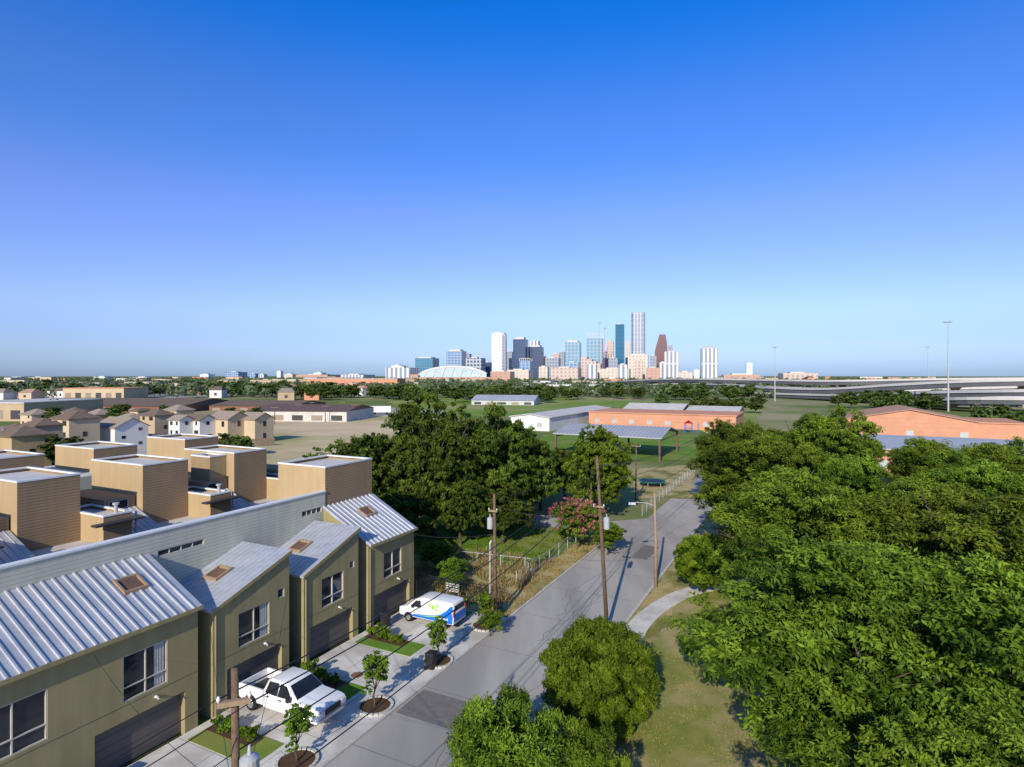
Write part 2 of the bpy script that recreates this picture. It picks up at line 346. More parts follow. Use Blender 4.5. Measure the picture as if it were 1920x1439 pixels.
def townhouse(s0,s1,kind,zl,zr,wins,gar,small=None,sky=None,label=''):
    o=(TF,s0,0); root=thing('townhouse',label,'house',W(TF,s0),TH,'street-facing row of olive townhouses')
    ops=[(a,b_,c,d) for a,b_,c,d in wins]
    if small: ops.append(small)
    zlow=min(zl,zr)-.12; w=MB(*o)
    facade(w,TF,s0,s1,.0,zlow,ops+[(gar[0],gar[1],.0,2.25)],.3)
    if kind=='side': w.face([(TF,s0,zlow),(TF,s1,zlow),(TF,s1,zr-.12),(TF,s0,zl-.12)])
    zb_=8.35
    if kind=='street':
        for s,fl in ((s0,1),(s1,0)):
            q=[(TF,s,0),(TF,s,zlow),(TB,s,zb_-.1),(TB,s,0)]; w.face(q if not fl else q[::-1])
    else:
        w.face([(TF,s0,0),(TF,s0,zl-.12),(TB,s0,zl-.12),(TB,s0,0)]); w.face([(TF,s1,0),(TB,s1,0),(TB,s1,zr-.12),(TF,s1,zr-.12)])
    w.box(TB,TF-.36,s0+.05,s1-.05,.05,zlow-.1,1)
    obj('wall',w.mesh('wall',[m_olive,m_dark]),root)
    for i,(a,b_,c,d) in enumerate(wins): window(root,o,TF,a,b_,c,d,2,.3,curtain=(i+int(s0))%2==0)
    if small: window(root,o,TF,*small,split=1,tr=0)
    garage(root,o,gar[0],gar[1]); lamp(root,o,(gar[0]+gar[1])/2+.6,2.65)
    if kind=='street': mb,Z=ribs_roof(o,s0-.1,s1+.1,TF+.28,TB,zl-.02,zb_,.46,'t',.13,.075,sky)
    else: mb,Z=ribs_roof(o,s0-.15,s1+.12,TF+.1,TB,zl-.04,zr+.03,.4,'s',.05,.045,sky)
    Rf=obj('roof',mb.mesh('roof',[m_metal]),root)
    if sky: skylight(Rf,o,sky,Z)
    t=MB(*o)
    if kind=='street': t.box(TF+.285,TF+.33,s0-.1,s1+.1,zl-.16,zl+.03)
    else: t.hexa([(TF+.105,s0-.15,zl-.2),(TF+.14,s0-.15,zl-.2),(TF+.14,s1+.12,zr-.15),(TF+.105,s1+.12,zr-.15),(TF+.105,s0-.15,zl),(TF+.14,s0-.15,zl),(TF+.14,s1+.12,zr+.07),(TF+.105,s1+.12,zr+.07)])
    t.tube([(TF+.06,s0+.12,.1),(TF+.06,s0+.12,min(zl,zr)-.3)],.045,6)
    obj('gutter',t.mesh('gutter',[m_olive]),root)
    j=MB(*o); j.box(TF+.001,TF+.006,s0+.02,s1-.02,2.93,2.95)
    obj('trim',j.mesh('trim',[m_dark]),root)
    return root
townhouse(4,20.0,'street',6.3,6.3,[(16.3,18.4,3.1,5.2),(10.9,13.3,3.1,5.2)],(15.1,19.3),sky=(-30.9,-29.9,17.5,18.7),label='olive stucco townhouse with ribbed metal roof and skylight')
townhouse(20.85,25.95,'side',5.75,7.5,[(22.4,24.5,3.1,5.0)],(21.7,25.4),(25.1,25.6,4.9,5.45),sky=(-31.2,-30.1,22.6,23.7),label='olive townhouse with single-pitch metal roof above parked pickup')
townhouse(27.1,32.05,'side',5.7,7.5,[(28.6,30.6,3.1,5.0)],(27.6,31.5),(31.2,31.65,4.9,5.4),sky=(-31.2,-30.1,28.8,29.9),label='olive townhouse with single-pitch metal roof beside the van drive')
townhouse(33.1,38.5,'street',6.05,6.05,[(34.8,36.9,3.1,5.0)],(33.7,37.9),sky=(-31.0,-30.1,35.4,36.6),label='end olive townhouse with striped metal roof beside white van')
for a,b_ in ((20.0,20.85),(25.95,27.1),(32.05,33.1)):
    r_=thing('recessed_wall','narrow recessed olive wall between townhouses','wall',W(-29.6,a),TH,'recessed walls between townhouses')
    w=MB(-29.6,a,0); w.box(-32.2,-29.6,a+.004,b_-.004,0,5.6); obj('wall',w.mesh('rw',[m_olive]),r_)
root=thing('upper_storey_wall','long cream lap-sided upper storey behind metal roofs','wall',W(TB,-6),TH)
o=(TB,-6,0); w=MB(*o)
cl=[(20.6,23.4,8.0,8.35),(31.0,32.9,8.0,8.4)]
facade(w,TB,-6,33.25,5,9.4,cl,.12)
w.box(TB-.35,TB-.13,-6,33.25,5,9.399)
w.face([(TB,33.25,5),(TB-.2,33.25,5),(TB-.2,33.25,9.39),(TB,33.25,9.39)])
obj('wall',w.mesh('w',[m_cream]),root)
c=MB(*o); c.box(TB-.42,TB+.06,-6.05,33.28,9.4,9.5); obj('coping',c.mesh('c',[m_trim]),root)
for q in cl: window(root,o,TB,*q,split=4,tr=0)
rf=MB(*o); rf.box(-37.2,TB-.36,-6,33.25,0,8.3); obj('roof',rf.mesh('rb',[m_roofflat]),root)

def parapet_box(root,o,t0,t1,s0,s1,z0,z1,mside=0,nm='penthouse'):
    mb=MB(*o)
    mb.face([(t0,s0,z0),(t1,s0,z0),(t1,s0,z1),(t0,s0,z1)],0 if mside==0 else 1)
    mb.face([(t1,s0,z0),(t1,s1,z0),(t1,s1,z1),(t1,s0,z1)],1 if mside==0 else 0)
    mb.face([(t1,s1,z0),(t0,s1,z0),(t0,s1,z1),(t1,s1,z1)],1); mb.face([(t0,s1,z0),(t0,s0,z0),(t0,s0,z1),(t0,s1,z1)],1)
    mb.face([(t0,s0,z1-.25),(t1,s0,z1-.25),(t1,s1,z1-.25),(t0,s1,z1-.25)],2)
    e=.18
    P=obj(nm,mb.mesh(nm,[m_tan,m_tansid,m_roofflat]),root)
    c=MB(*o)
    c.box(t0-.03,t1+.03,s0-.03,s0+e,z1-.04,z1+.07); c.box(t0-.03,t1+.03,s1-e,s1+.03,z1-.04,z1+.07)
    c.box(t0-.03,t0+e,s0+e,s1-e,z1-.04,z1+.07); c.box(t1-e,t1+.03,s0+e,s1-e,z1-.04,z1+.07)
    obj('coping',c.mesh('coping',[m_trim]),P)
root=thing('roof_tower','tan boxy rooftop tower with pale coping behind end townhouse','tower',W(-32.25,33.3),TH)
parapet_box(root,(-32.25,33.3,0),-37.1,-32.25,33.3,38.55,0,11.2)
def rear_unit(s0,w_box,i):
    tf=-41.5; o=(tf,s0,0)
    root=thing('townhouse',['tan stucco and siding townhouse with roof terrace','tan townhouse with boxy stair tower and terrace','tan townhouse with tall boxy top storey'][i%3],'house',W(tf,s0),TH,'rear row of tan townhouses')
    b=MB(*o); b.box(-52,-42.5,s0,s0+8-.02,0,6.6,0,2); obj('wall',b.mesh('base',[m_tan,m_tansid,m_roofflat]),root)
    parapet_box(root,o,-52,-45.3,s0+.02,s0+w_box,6.61,11.2)
    if i%3==1: parapet_box(root,o,-48.8,-46.3,s0-1.6,s0-.02,6.61,11.0,1)
    parapet_box(root,o,-47.5,-42.6,s0+w_box+.02,s0+w_box+1.9,6.61,8.5,nm='terrace_parapet')
    mb,Z=ribs_roof(o,s0+w_box+2.0,s0+7.9,-42.3,-46,6.65,8.1,.4,'t',.05,.05); obj('roof',mb.mesh('r',[m_metal]),root)
    mb=MB(*o); mb.box(-52,-46.05,s0+w_box+2.0,s0+7.9,6.61,8.9); obj('wall',mb.mesh('uw',[m_tansid]),root)
    gl=MB(*o); gl.box(-46.04,-46.0,s0+w_box+2.3,s0+w_box+3.6,8.2,8.75); G=obj('window',gl.mesh('win',[m_glass]),root)
    fr=MB(*o); fr.box(-45.999,-45.96,s0+w_box+2.25,s0+w_box+2.3,8.15,8.8); fr.box(-45.999,-45.96,s0+w_box+3.6,s0+w_box+3.65,8.15,8.8); fr.box(-45.999,-45.96,s0+w_box+2.3,s0+w_box+3.6,8.75,8.8); obj('frame',fr.mesh('fr',[m_frame]),G)
    gl=MB(*o); gl.box(-47.3,-46.2,s0+w_box+.0,s0+w_box+.03,6.7,8.9); obj('terrace_door',gl.mesh('td',[m_dark]),root)
    p=MB(*o); p.tube([(-42.9,s0+w_box+1,8.4),(-42.9,s0+w_box+1,9.1),(-42.9,s0+w_box+1,9.12),(-42.9,s0+w_box+1,9.25)],[.12,.12,.22,.22],8); obj('chimney',p.mesh('flue',[m_grey]),root)
    p=MB(*o); p.tube([(-43.3,s0+w_box+2.6,7.0),(-43.3,s0+w_box+2.6,8.3)],.07,8); obj('vent_pipe',p.mesh('flue',[m_grey]),root)
    p=MB(*o); p.box(-42.55,-41.9,s0+w_box-.8,s0+w_box+2.4,8.0,8.12); obj('canopy',p.mesh('canopy',[m_dark]),root)
for i,(s,w_) in enumerate(((3.8,3.4),(11.8,3.5),(19.8,3.7),(27.8,3.7),(35.8,3.5))): rear_unit(s,w_,i)
root=thing('townhouse','long pale flat-roofed townhouse block with boxy top storeys','house',W(-58,10),TH)
o=(-58,10,0); b=MB(*o); b.box(-68,-58,10,47,0,9.0,0,1); obj('wall',b.mesh('b',[m_cream,m_roofflat]),root)
for s in (16,24,32,41): parapet_box(root,o,-66,-59.5,s,s+4,9.0,11.2)

# ------------------------------------------------------------ foliage
def raw_mesh(name,V,tint,mats):
    N=len(V)//4
    me=bpy.data.meshes.new(name); me.vertices.add(N*4); me.vertices.foreach_set('co',V.astype(np.float32).ravel())
    me.loops.add(N*4); me.loops.foreach_set('vertex_index',np.arange(N*4,dtype=np.int32))
    me.polygons.add(N); me.polygons.foreach_set('loop_start',np.arange(0,N*4,4,dtype=np.int32))
    for m in mats: me.materials.append(m)
    at=me.attributes.new('tint','FLOAT','FACE'); at.data.foreach_set('value',np.clip(tint,0,1).astype(np.float32))
    me.update(calc_edges=True); return me
def unit(a): return a/np.maximum(np.linalg.norm(a,axis=1),1e-9)[:,None]
def crown_mesh(name,R_,Rz,zc,nl,nsub,nleaf,ll,lw,mat,seed,lobe=(.17,.3),inner=.15,rr=(.45,.98),cs=.062,up=-.35,modk=1.0,full=.88):
    r=np.random.default_rng(seed)
    k=np.arange(nl)+.5; ph=np.arccos(1-2*k/nl*full); th=math.pi*(1+5**.5)*k+r.uniform(0,.9,nl)
    q1,q2,q3=r.uniform(0,6.28,3)
    mod=1+modk*(.14*np.sin(2*th+q1)+.1*np.sin(3*th+q2)*np.sin(ph)+.1*np.cos(2*ph+q3))
    rad=r.uniform(rr[0],rr[1],nl)*mod
    lr=r.uniform(lobe[0],lobe[1],nl)*R_
    lc=np.stack([np.cos(th)*np.sin(ph)*rad*(R_-lr*.8),np.sin(th)*np.sin(ph)*rad*(R_-lr*.8),np.cos(ph)*rad*(Rz-lr*.5)],1)
    lz=lr*r.uniform(.55,.8,nl); ltint=r.uniform(.02,.52,nl)
    n=nl*nsub; li=np.repeat(np.arange(nl),nsub)
    d=r.normal(size=(n,3)); d[:,2]=np.abs(d[:,2])*1.0-.35; d=unit(d)
    fr=r.uniform(.7,1.15,n)[:,None]
    sc=lc[li]+d*fr*np.stack([lr[li],lr[li],lz[li]],1)
    st=ltint[li]+r.uniform(-.14,.24,n)+.24*d[:,2]  # upward-facing clumps coloured lighter, as if lit from above
    cr=R_*cs*r.uniform(.6,1.5,n)
    N=n*nleaf; si=np.repeat(np.arange(n),nleaf)
    dl=unit(r.normal(size=(N,3))); dist=(r.uniform(0,1,N)**.5)[:,None]
    c=sc[si]+dl*dist*cr[si][:,None]*np.array([1,1,.65 if up<0 else 1.2])
    out=d[si]*.7+dl*.6
    tint=st[si]+r.uniform(-.14,.2,N)+.12*(dist[:,0]-.5)+.1*dl[:,2]  # shading in the colour: outer and upper leaves lighter
    adir=dl+d[si]*.3+np.array([0,0,up])
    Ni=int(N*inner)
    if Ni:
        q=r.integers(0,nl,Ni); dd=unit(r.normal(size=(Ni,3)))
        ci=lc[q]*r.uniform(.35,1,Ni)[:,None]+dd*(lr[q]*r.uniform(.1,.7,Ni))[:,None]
        c=np.concatenate([c,ci]); out=np.concatenate([out,dd]); tint=np.concatenate([tint,r.uniform(0,.1,Ni)]); adir=np.concatenate([adir,dd])  # inner leaves coloured near darkest to paint shade inside the crown
        N+=Ni
    nrm=unit(out*.5+r.normal(size=(N,3))*.6+np.array([0,0,.4]))
    a=adir+r.normal(size=(N,3))*.5; a-=nrm*np.sum(a*nrm,1)[:,None]; a=unit(a)
    b=np.cross(nrm,a); sz=r.uniform(.6,1.35,N)[:,None]
    if Ni: sz[-Ni:]*=1.8
    A=a*ll*.5*sz; B=b*lw*.5*sz
    c[:,2]+=zc
    return raw_mesh(name,np.stack([c-A,c+B-A*.1,c+A,c-B-A*.1],1).reshape(-1,3),tint,[mat])
def trunk_mesh(name,h,R_,r0,seed,nl=7,base=.28):
    r=random.Random(seed); mb=MB()
    top=h*base
    mb.tube([(0,0,-.1),(.05,0,.3),(r.uniform(-.2,.2),r.uniform(-.2,.2),top*.6),(0,0,top)],[r0*1.5,r0*1.05,r0*.9,r0*.85],9)
    for k in range(nl):
        a=2*math.pi*k/nl+r.uniform(-.3,.3); rr=R_*r.uniform(.35,.8); zz=h*r.uniform(.55,.88)
        p0=Vector((0,0,top*.95)); p3=Vector((math.cos(a)*rr,math.sin(a)*rr,zz)); p1=p0.lerp(p3,.35)+Vector((r.uniform(-.3,.3),r.uniform(-.3,.3),h*.05)); p2=p0.lerp(p3,.7)+Vector((r.uniform(-.4,.4),r.uniform(-.4,.4),0))
        mb.tube([p0,p1,p2,p3],[r0*.6,r0*.42,r0*.26,r0*.08],6)
        for j in range(3):
            a2=a+r.uniform(-1,1); q=p2+Vector((math.cos(a2)*R_*.3,math.sin(a2)*R_*.3,h*r.uniform(.02,.12))); mb.tube([p1.lerp(p2,r.random()),q],[r0*.2,r0*.04],5)
    return mb.mesh(name,[m_bark],True)
VAR={}
for i in range(3):
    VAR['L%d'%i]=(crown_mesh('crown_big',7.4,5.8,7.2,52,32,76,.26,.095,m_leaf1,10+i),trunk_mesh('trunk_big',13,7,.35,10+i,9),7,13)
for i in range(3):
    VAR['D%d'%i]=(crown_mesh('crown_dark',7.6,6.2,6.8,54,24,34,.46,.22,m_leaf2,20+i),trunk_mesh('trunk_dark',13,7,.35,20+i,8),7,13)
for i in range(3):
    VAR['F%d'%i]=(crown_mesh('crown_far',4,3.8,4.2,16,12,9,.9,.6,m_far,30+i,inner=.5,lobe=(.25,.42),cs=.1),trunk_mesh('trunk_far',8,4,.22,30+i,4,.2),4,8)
def tree(var,x,y,R_,h,label,name='tree',group=None,rot=None,z=0):
    cm,tm,r0,h0=VAR[var]
    o=thing(name,label,'tree',(x,y,z),random.uniform(0,6.28) if rot is None else rot,group); o.scale=(R_/r0,R_/r0,h/h0)
    obj('trunk',tm,o); obj('crown',cm,o); return o
gp='park trees along the street'
for i,(x,y,R_,h) in enumerate([(14.2,24.6,7.2,11.2),(27,33,7.8,12.4),(19.6,40.5,7.0,11.4),(23.4,56.5,6.9,13),(34.5,67,7.5,15),(46,61,7,11),(38.5,50,6.6,11.4),(57,70,6.8,11),(30.5,45,5.6,10.3),(29.5,81,5.8,12),(45.5,82,5.6,12),(60,88,5,8.8),(21.5,27,6,9.4),(33,24,7,11.5),(50,49,6.2,11),(29,55,5.6,11.2),(20.5,33,5,8.8),(13,17,5,8)]):
    o=tree('L%d'%(i%3),x,y,R_,h,'large leafy green park tree with dense clumped crown' if i!=4 else 'tallest leafy park tree rising above its neighbours','park_tree',gp)
gp='dark trees behind the yard'
for i,(x,y,R_,h) in enumerate([(-8.8,67,6.0,15.2),(-2.4,70,5.8,14.8),(-15.8,69,5.2,12.8),(-22,75,4.6,9.4),(3.8,80,4.4,9),(-12,61,3.6,7),(-1,64,3.3,6),(-19,65,4,7),(-27,81,4.4,7.4),(2.5,74,4.2,11),(-5.5,63.5,3.6,8),(7.5,84,4.4,8.6),(-11,72,5.5,13.6),(-16,62.5,3.2,5.6)]):
    tree('D%d'%(i%3),x,y,R_,h,'dark green broadleaf tree behind the back lawn','shade_tree',gp)
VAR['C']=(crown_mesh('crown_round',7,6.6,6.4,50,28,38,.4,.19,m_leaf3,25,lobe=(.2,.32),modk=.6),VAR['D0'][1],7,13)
tree('C',10.9,75,4.9,12.3,'full bright green tree beside the side street','shade_tree')
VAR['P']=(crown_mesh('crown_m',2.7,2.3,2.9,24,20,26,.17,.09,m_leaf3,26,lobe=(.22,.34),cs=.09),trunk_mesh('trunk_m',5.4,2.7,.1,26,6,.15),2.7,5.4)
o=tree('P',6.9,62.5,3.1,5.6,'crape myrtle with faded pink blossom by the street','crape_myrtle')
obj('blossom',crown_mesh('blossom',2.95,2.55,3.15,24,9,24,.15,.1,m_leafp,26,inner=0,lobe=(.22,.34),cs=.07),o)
tree('P',9.6,60,2.2,3.8,'low rounded green shrub beside the pink crape myrtle','shrub')
tree('P',-1.5,41.2,1.1,2.1,'weedy green bush at the foot of the pole','shrub')
for q,(t,s,R_,h) in enumerate(((-26.5,41.6,1.4,2.0),(-28,44,1.6,2.4),(-31,46,2,3.2),(-23.6,60,1.3,1.8))):
    p=W(t,s); tree('P',p.x,p.y,R_,h,'overgrown green bush in the weedy yard','shrub','overgrown yard bushes')
o=thing('round_tree','large rounded bright green bush tree beside the street','tree',(4.45,30.6,0)); obj('trunk',trunk_mesh('t',3.5,2,.14,40,6,.2),o)
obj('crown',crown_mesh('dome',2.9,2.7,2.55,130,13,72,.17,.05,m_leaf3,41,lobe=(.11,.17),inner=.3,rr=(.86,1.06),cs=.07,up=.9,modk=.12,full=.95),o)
o=thing('round_tree','small clipped globe tree by the footpath','tree',(15.9,49.5,0)); obj('trunk',trunk_mesh('t',3,1.5,.12,42,5,.3),o)
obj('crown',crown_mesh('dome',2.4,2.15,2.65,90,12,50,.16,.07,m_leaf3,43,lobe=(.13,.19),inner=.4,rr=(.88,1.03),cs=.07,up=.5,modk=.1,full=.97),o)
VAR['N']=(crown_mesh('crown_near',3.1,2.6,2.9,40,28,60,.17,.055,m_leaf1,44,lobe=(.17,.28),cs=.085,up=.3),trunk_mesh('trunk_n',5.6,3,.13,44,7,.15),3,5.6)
tree('N',.1,23.2,2.8,5.5,'feathery young oak beside the kerb','park_tree')
tree('N',3.2,23.6,1.7,4.0,'small feathery shrub by the park lawn','shrub')
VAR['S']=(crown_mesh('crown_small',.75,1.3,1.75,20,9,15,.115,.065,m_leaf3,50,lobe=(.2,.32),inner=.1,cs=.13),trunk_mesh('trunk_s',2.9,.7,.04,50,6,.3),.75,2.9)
gp='young street trees in round planters'
for (t,s,h) in ((-21.3,20.2,2.9),(-21.1,25.5,3.2),(-20.95,31.3,2.9),(-20.9,37.2,2.6)):
    p=W(t,s,.2); tree('S',p.x,p.y,.82*h/2.9,h,'slender young street tree in a mulched ring','young_tree',gp,z=.14)
    pl=thing('tree_planter','round brick-edged mulch planter around a young tree','planter',W(t,s,.12),TH,'round planters along the kerb')
    b=MB(); b.tube([(0,0,0),(0,0,.06)],[.82,.8],20); obj('mulch',b.mesh('mu',[m_mulch]),pl)
    b=MB()
    for k in range(22):
        a=2*math.pi*k/22; q=[]
        for z in (0,.11):
            for (rr,da) in ((.83,-.12),(.98,-.12),(.98,.12),(.83,.12)): q.append((rr*math.cos(a+da),rr*math.sin(a+da),z))
        b.hexa(q)
    obj('edging',b.mesh('ed',[m_kerb]),pl)
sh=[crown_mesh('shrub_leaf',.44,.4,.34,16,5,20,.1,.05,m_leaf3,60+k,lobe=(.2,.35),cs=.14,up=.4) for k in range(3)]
for s in (20.3,26.2,32.2,13.7,38.3):
    for k,t in enumerate(np.arange(-27.0,-24.0,.62)):
        o=thing('shrub','small green shrub in a driveway bed','shrub',W(t+random.uniform(-.15,.15),s+random.uniform(-.15,.15),.15),random.random()*6,'shrubs in driveway beds'); sc=random.uniform(.65,1.3); o.scale=(sc,sc,sc); obj('crown',sh[k%3],o)
def scatter(name,poly_ts,n,hh,ww,mat,seed,label,z=0):
    r=np.random.default_rng(seed); t=r.uniform(poly_ts[0],poly_ts[1],n); s=r.uniform(poly_ts[2],poly_ts[3],n)
    nz=np.sin(t*1.7+np.sin(s*1.1)*2)+np.sin(s*2.3+t*.7); k=(nz+r.normal(size=n)*.7)>.1; t=t[k];s=s[k];n=len(t)
    x=t*ct-s*sn; y=t*sn+s*ct; a=r.uniform(0,6.28,n); h_=hh*r.uniform(.4,1.4,n)
    bx=np.cos(a)*ww;by=np.sin(a)*ww; lx=r.normal(size=n)*hh*.35; ly=r.normal(size=n)*hh*.35; zz=np.full(n,z)
    V=np.stack([np.stack([x-bx,y-by,zz],1),np.stack([x+bx,y+by,zz],1),np.stack([x+bx*.3+lx,y+by*.3+ly,zz+h_],1),np.stack([x-bx*.3+lx,y-by*.3+ly,zz+h_],1)],1).reshape(-1,3)
    o=thing(name,label,'grass',me=raw_mesh(name,V,r.uniform(0,1,n),[mat])); o['kind']='stuff'
scatter('weeds',(-33,-22,41,53),20000,.45,.03,m_leafd,71,'tall dry weeds in the yard')
scatter('weeds',(-32,-23.5,40,54),4000,.35,.04,m_leaf3,72,'green weeds in the yard')
scatter('grass',(-12,2,14,60),40000,.06,.02,m_leaf3,73,'short park grass')
scatter('grass',(-12,2,14,60),40000,.06,.02,m_leafd,74,'dry park grass blades')
scatter('grass',(-22.6,-20.3,39.5,63),14000,.16,.02,m_leafd,75,'dry verge grass')
scatter('grass',(-44,-23,50,64),30000,.12,.03,m_leaf3,76,'lawn grass blades')
def band(u0,u1,v0,v1,n,h0,h1,grp,seed):
    r=random.Random(seed)
    for k in range(n):
        p=g(r.uniform(u0,u1),r.uniform(v0,v1)); h=r.uniform(h0,h1)
        tree('F%d'%(k%3),p.x,p.y,h*r.uniform(.55,.78),h,'leafy green tree on open land','broadleaf_tree',grp)
band(560,760,742,752,18,8,12,'trees beyond the field',1)
band(740,1040,744,757,36,8,12,'trees beyond the field',2)
band(1050,1420,738,752,34,8,12,'trees by the highway',3)
band(430,640,738,748,16,9,13,'trees beyond the warehouses',4)
band(0,420,728,744,34,9,13,'trees among distant houses',5)
band(1640,1920,748,775,20,7,10,'trees under the highway',6)
band(1560,1760,754,775,10,7,10,'trees under the highway',7)
band(60,500,775,808,16,5,7.5,'garden trees',8)
band(1840,1990,790,830,6,6,8,'trees by the highway',9)
band(1240,1420,766,776,10,6,8,'trees behind the school',10)
band(0,120,862,880,5,5,7,'garden trees',11)
band(380,480,850,862,3,4,6,'garden trees',12)
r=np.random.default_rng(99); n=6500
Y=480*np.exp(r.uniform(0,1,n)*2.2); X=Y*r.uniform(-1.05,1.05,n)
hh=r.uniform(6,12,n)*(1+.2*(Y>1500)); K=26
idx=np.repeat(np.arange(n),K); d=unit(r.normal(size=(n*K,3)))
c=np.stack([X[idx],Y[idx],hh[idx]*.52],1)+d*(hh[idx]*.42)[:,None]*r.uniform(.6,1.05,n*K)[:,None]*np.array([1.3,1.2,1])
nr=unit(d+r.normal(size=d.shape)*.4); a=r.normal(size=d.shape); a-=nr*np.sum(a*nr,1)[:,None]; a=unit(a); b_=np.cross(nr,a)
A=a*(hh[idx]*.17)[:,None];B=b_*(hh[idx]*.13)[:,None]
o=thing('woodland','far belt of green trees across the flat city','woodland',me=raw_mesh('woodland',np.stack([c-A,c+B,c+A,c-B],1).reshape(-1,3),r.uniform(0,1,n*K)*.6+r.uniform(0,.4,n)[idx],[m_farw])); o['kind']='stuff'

# ------------------------------------------------------------ utility poles
def pole(name,label,loc,h,lean=(0,0),r0=.17,mat=m_wood,arm=None,trans=None):
    o=thing(name,label,'utility pole',loc)
    b=MB(); b.tube([(0,0,-.2),(lean[0]*.5,lean[1]*.5,h*.5),(lean[0],lean[1],h)],[r0,r0*.85,r0*.65],10); obj('post',b.mesh('post',[mat],True),o)
    if arm:
        for (az,al,ang) in arm:
            b=MB(); ca,sa=math.cos(ang),math.sin(ang); cx_,cy_=lean[0]*az/h,lean[1]*az/h
            q=[(-al,-.3),(al,-.3),(al,-.18),(-al,-.18)]
            b.hexa([(cx_+x*ca-y*sa,cy_+x*sa+y*ca,az+z) for z in (-.06,.06) for x,y in q])
            A_=obj('crossarm',b.mesh('arm',[m_woodl]),o)
            for e in (-al*.92,al*.92):
                X_,Y_=cx_+e*ca+.24*sa,cy_+e*sa-.24*ca; q=MB(); q.tube([(X_,Y_,az+.06),(X_,Y_,az+.12),(X_,Y_,az+.2)],[.025,.05,.025],8); obj('insulator',q.mesh('ins',[m_white]),A_)
    if trans:
        for (tx,ty,tz) in trans:
            b=MB(); b.tube([(tx,ty,tz),(tx,ty,tz+.75),(tx,ty,tz+.82),(tx,ty,tz+.84),(tx,ty,tz+1.05)],[.22,.22,.12,.05,.03],14)
            obj('transformer',b.mesh('tr',[m_grey]),o)
    return o
PA=W(-12.9,40.6); PB=W(-11.9,50.9); PC=W(-20.6,38.3); PD=W(-12.1,9.7)
pole('utility_pole','tall leaning brown wooden utility pole with small transformer',PA,12.3,(-.72,.1),.15,trans=[(-.1,-.35,7.3)],arm=[(8.8,.4,TH)])
pole('utility_pole','dark wooden utility pole with grey conduit by driveway',PC,9.4,(-.1,0),.15,trans=[(-.4,-.1,6.9)],arm=[(8.2,.35,TH)])
pole('utility_pole','wooden utility pole with crossarm, insulators and transformers above the pickup',PD,11.1,(-.1,0),.13,trans=[(.3,-.12,8.3)],arm=[(10.4,.36,.35)])
o=thing('conduit_pole','slim grey steel service riser beside wooden pole','pole',W(-20.9,38.0)); b=MB(); b.tube([(0,0,0),(0,0,5.8)],.06,8); b.tube([(0,0,5.8),(.1,0,6.05)],[.09,.05],8); obj('post',b.mesh('cp',[m_grey]),o)
o=thing('street_lamp','pale wooden lamp pole with curved arm over the street','street lamp',PB)
b=MB(); b.tube([(0,0,-.2),(0,0,4),(-.1,0,8.0)],[.15,.13,.1],10); obj('post',b.mesh('p',[m_woodl],True),o)
b=MB(); b.tube([(0,0,6.9),(-.8,.1,7.15),(-1.7,.15,7.2)],.035,6); obj('arm',b.mesh('a',[m_grey]),o)
b=MB(); b.hexa([(x,y,z) for z,e in ((6.98,.0),(7.2,.05)) for x,y in ((-2.3+e,.02+e),(-1.65-e,.02+e),(-1.65-e,.28-e),(-2.3+e,.28-e))]); obj('lamp_head',b.mesh('lh',[m_grey]),o,bevel=.03)
def wire(a,b_,sag,label='thin black power line between poles',r_=.02):
    a=Vector(a);b_=Vector(b_); pts=[]
    for k in range(17):
        t=k/16; p=a.lerp(b_,t); p.z-=sag*4*t*(1-t); pts.append(p)
    mb=MB(*pts[0]); mb.tube(pts,r_,5)
    thing('power_line',label,'power line',pts[0],0,'overhead power lines',me=mb.mesh('wire',[m_black]))
tA=PA+Vector((-.65,.1,11.6)); tD=PD+Vector((-.1,0,10.3)); tC=PC+Vector((-.1,0,9))
tE=W(-12,-25,11)
for dx,dz in ((-.5,0),(.4,0),(0,-1.2),(0,-2.6)):
    wire(tD+Vector((dx,0,dz)),tA+Vector((dx*.6,0,dz)),.9); wire(tA+Vector((dx*.6,0,dz)),W(-12.5,88,10.5+dz)+Vector((dx,0,0)),.9)
    wire(tE+Vector((dx,0,dz)),tD+Vector((dx,0,dz)),.5,r_=.012)
wire(tA+Vector((0,0,-3.4)),tC+Vector((0,0,-.4)),.5); wire(tC,W(-24,72,8),.7); wire(tC+Vector((0,0,-2)),W(-23,66,5),.6); wire(tD+Vector((0,0,-2.2)),W(-27.9,15,5.9),.5,r_=.009); wire(tD+Vector((0,0,-2.4)),W(-27.9,20.6,5.4),.6,r_=.009)
wire(tC+Vector((0,0,-2.5)),W(-27.9,38,5.7),.3); wire(tD+Vector((0,0,-2.8)),W(-27.9,25.8,5.4),.7,r_=.009)
for t,s,h in ((-12.5,88,10.8),(-23.5,72.5,8.3),(-22.5,84,8.6),(-23.2,66.5,5.4)):
    pole('utility_pole','thin weathered wooden utility pole by the junction',W(t,s),h,(.1,0),.12,arm=[(h-.6,.7,TH)] if h>6 else None)
for u,vt,Yd in ((1295,840,230),(1150,760,300),(642,757,260),(664,763,240),(560,765,240),(1860,760,190),(1832,755,230),(610,768,230),(515,770,220),(585,760,262)):
    z=18-(vt-705)/F*Yd; x=(u-960)/F*Yd
    pole('utility_pole','thin utility pole with crossarm on open ground',(x,Yd,0),max(z,7),(0,0),.17,arm=[(max(z,7)-.7,1.1,.2)])
